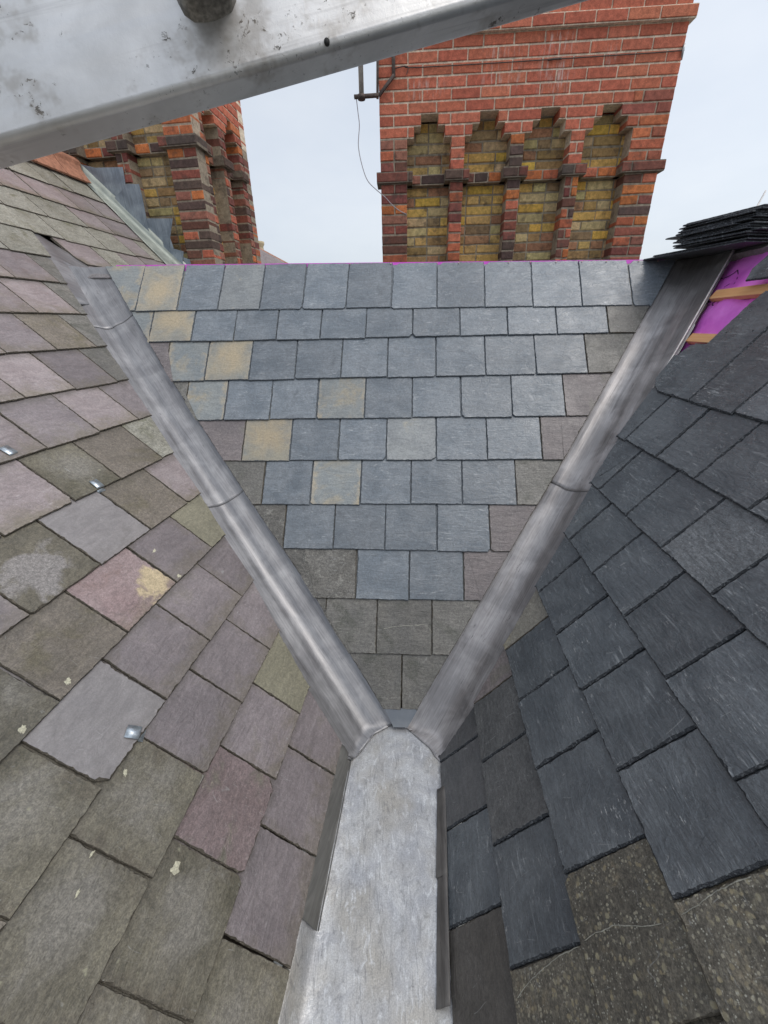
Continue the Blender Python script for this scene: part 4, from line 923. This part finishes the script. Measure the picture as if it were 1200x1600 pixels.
for i in range(15):
    if i == 0: c = corner+e1*.275+e2*.14+Vector((0, 0, .0)); Lx, Ly = .28, .55; lab = 'lowest loose slate of the stack, reaching across to the centre ridge'
    elif i == 1: c = corner+e1*.245+e2*.16+Vector((0, 0, .0095)); Lx, Ly = .30, .50; lab = 'loose slate second from the bottom of the stack on the ridge'
    else:
        Lx, Ly = .5, .36; c = corner+e1*(.18+rs.gauss(0, .016)+(.045 if i in (8, 9) else 0)+(-.01 if i > 11 else 0))+e2*(.25+rs.gauss(0, .010))+Vector((0, 0, .010+.0080*i))
        ords = ['third', 'fourth', 'fifth', 'sixth', 'seventh', 'eighth', 'ninth', 'tenth']
        lab = 'topmost loose slate of the stack on the right ridge' if i == 14 else ('loose slate jutting left beyond the rest of the stack' if i == 9 else ('dark loose slate, %s from the bottom of the ridge stack' % ords[i-2] if i < 9 else 'dark loose slate, %s from the top of the ridge stack' % ords[12-i] if i < 12 else ('dark loose slate third from the top of the ridge stack' if i == 12 else 'dark loose slate just under the topmost one of the ridge stack')))
    loose(i, c, ya+rs.gauss(0, .035)*(i > 1), Lx, Ly, .0062, rs.gauss(0, .001), rs.gauss(0, .001), lab)

# ------------------------------------------------------------------ aluminium ladder across the top of the picture
def ladder_mat():
    N = NT('worn_aluminium'); t = N.n('ShaderNodeTexCoord'); P = t.outputs['Object']
    br_ = N.noise(N.mapping(P, (3, 90, 90)), 1.0, 5, .65, .3); a_ = N.noise(P, 14, 4, .6, .4); b_ = N.noise(P, 110, 5, .75, .5); f_ = N.noise(P, 420, 2, .6)
    c = N.mix(N.ramp(a_, .3, .7), (.60, .59, .57), (.78, .77, .75)); c = N.mix(N.ramp(br_, .55, .78, 0, .5), c, (.24, .24, .24)); c = N.mix(N.ramp(br_, .45, .25, 0, .4), c, (.62, .62, .62))
    blot = N.math('MULTIPLY', N.ramp(b_, .60, .66), N.ramp(N.noise(P, 21, 3, .6), .48, .58)); c = N.mix(N.math('MULTIPLY', blot, .85), c, (.12, .115, .105))
    fine = N.math('MULTIPLY', N.ramp(N.noise(P, 190, 4, .75), .63, .69), N.ramp(N.noise(P, 9, 2, .5), .42, .6)); c = N.mix(N.math('MULTIPLY', fine, .7), c, (.2, .19, .18))
    brn = N.math('MULTIPLY', N.ramp(N.noise(P, 22, 4, .7), .52, .68), .5); c = N.mix(brn, c, (.33, .295, .25))
    rgh = N.math('ADD', N.ramp(br_, .3, .7, .38, .5), N.math('MULTIPLY', blot, .3))
    return N.fin(c, rgh, N.bump(f_, .12, .0004, N.bump(br_, .2, .0006, N.bump(b_, .25, .0008))), .97)
LAD = ladder_mat()
la = Vector((0.9668, 0.1132, 0.2292)).normalized(); ln = Vector((-0.069, 0.9789, -0.1923)); ln = (ln-la*ln.dot(la)).normalized(); lm = la.cross(ln); lm = lm if lm.z < 0 else -lm
LP = Vector((-0.1327, 0.4009, 0.1615)); H = .095; Wd = .028
lad = thing('ladder', 'worn aluminium ladder bridging the roof well close above the camera', 'ladder', LP-lm*(H/2))
def lmat(c):
    M = Matrix.Identity(4)
    for i in range(3): M[i][0], M[i][1], M[i][2], M[i][3] = la[i], -lm[i], -ln[i], c[i]
    return M
def rbox(name, c, hx, hy, hz, r, parent, seg=4):
    v, f = box_vf((0, 0, 0), [Vector((1, 0, 0)), Vector((0, 1, 0)), Vector((0, 0, 1))], (hx, hy, hz)); o = mesh_obj(name, v, f, LAD, parent, M=lmat(c), fix=True)
    bm = bmesh.new(); bm.from_mesh(o.data); ed = [e for e in bm.edges if abs((e.verts[0].co-e.verts[1].co).x) > .01]
    bmesh.ops.bevel(bm, geom=ed, offset=r, segments=seg, affect='EDGES', profile=.5); bm.to_mesh(o.data); bm.free()
    for p in o.data.polygons: p.use_smooth = True
    m_ = o.modifiers.new('wn', 'WEIGHTED_NORMAL'); return o
RL = .36
for off, nm in ((0, 0), (RL, 1)):
    c = LP-lm*(H/2)+ln*(Wd/2)-ln*off*(1)-(ln*(Wd) if off else Vector()); o = rbox('stile', c+la*-.01, 1.41, H/2, Wd/2, .0055, lad)
for k in range(-5, 5):
    c = LP-lm*.054+la*(.030+.28*k)
    v = []; n = 20; V = []; F_ = []
    for e, ext in enumerate((.001, -.004, -RL+.004, -RL)):
        pass
    ring = []
    for q in range(n):
        th = 2*pi*q/n; x, y = cos(th), sin(th); s_ = 1/max(abs(x), abs(y)); f = .45*s_+.55; ring.append((x*f*.0185, y*f*.0185))
    ext = [0.0, .004, .012, RL-.012, RL-.004, RL]; sc_ = [1.16, 1.10, 1.0, 1.0, 1.10, 1.16]
    for e, s_ in zip(ext, sc_):
        for x, y in ring: V.append(c+la*(x*s_)-lm*(y*s_)-ln*e)
    for e in range(5):
        for q in range(n): F_.append((e*n+q, e*n+(q+1) % n, (e+1)*n+(q+1) % n, (e+1)*n+q))
    mesh_obj('rung', V, F_, simple_mat('worn_rung', (.24, .225, .20), .5, .7, .55, 60, .001, .5) if k == -5 else bpy.data.materials['worn_rung'], lad, smooth=True, fix=True)
pr = LP+la*.0985*1.06-lm*.0035
tube('stile_hole', [pr+ln*.001, pr-ln*.0010], .0021, simple_mat('dark_hole', (.02, .02, .02), .8), lad, 12)  # dark disc on the stile face stands in for the shade inside a hole

# ------------------------------------------------------------------ neighbouring roof far behind
FARS = slate_mat('slate_far_pinkish', (.36, .30, .30), (.44, .38, .37), riven=.4)
fr = thing('neighbouring_roof', 'distant pinkish slate roof edge just right of the left chimney', 'roof', (-2.0, 9.5, .5))
a_, b_ = Vector((-2.75, 9.5, 1.60)), Vector((-1.55, 9.35, .98))
slab('roof_slope', [a_, b_, b_+Vector((-.3, -.8, -1.3)), a_+Vector((-.9, -.8, -1.3))], FARS, fr, .06)
slab('roof_slope', [b_, a_, a_+Vector((0, 2.0, -1.2)), b_+Vector((0, 2.0, -1.2))], FARS, fr, .06)
ax = (b_-a_).normalized()
tube('ridge_roll', [a_+Vector((0, 0, .015)), b_+Vector((0, 0, .015))], .035, TER, fr, 10)
v, f = box_vf((-2.2, 9.3, -4.0), [Vector((1, 0, 0)), Vector((0, 1, 0)), Vector((0, 0, 1))], (1.2, .6, 4.1)); mesh_obj('wall', v, f, simple_mat('far_brick', (.35, .2, .15), .9), fr, fix=True)
pot = [(0, .115), (.02, .125), (.05, .125), (.06, .10), (.2, .095), (.24, .12), (.28, .12), (.28, .08)]
V = []; F_ = []; n = 16
for z, r in pot:
    for q in range(n): V.append(Vector((-2.38+r*cos(2*pi*q/n), 9.6+r*sin(2*pi*q/n), 1.28+z)))
for i in range(len(pot)-1):
    for q in range(n): F_.append((i*n+q, i*n+(q+1) % n, (i+1)*n+(q+1) % n, (i+1)*n+q))
o = mesh_obj('chimney_pot', V, F_, simple_mat('buff_clay', (.50, .42, .27), .85), None, smooth=True, fix=True)
tag(o, 'squat buff clay chimney pot on the distant roof beyond the left chimney', 'chimney pot')
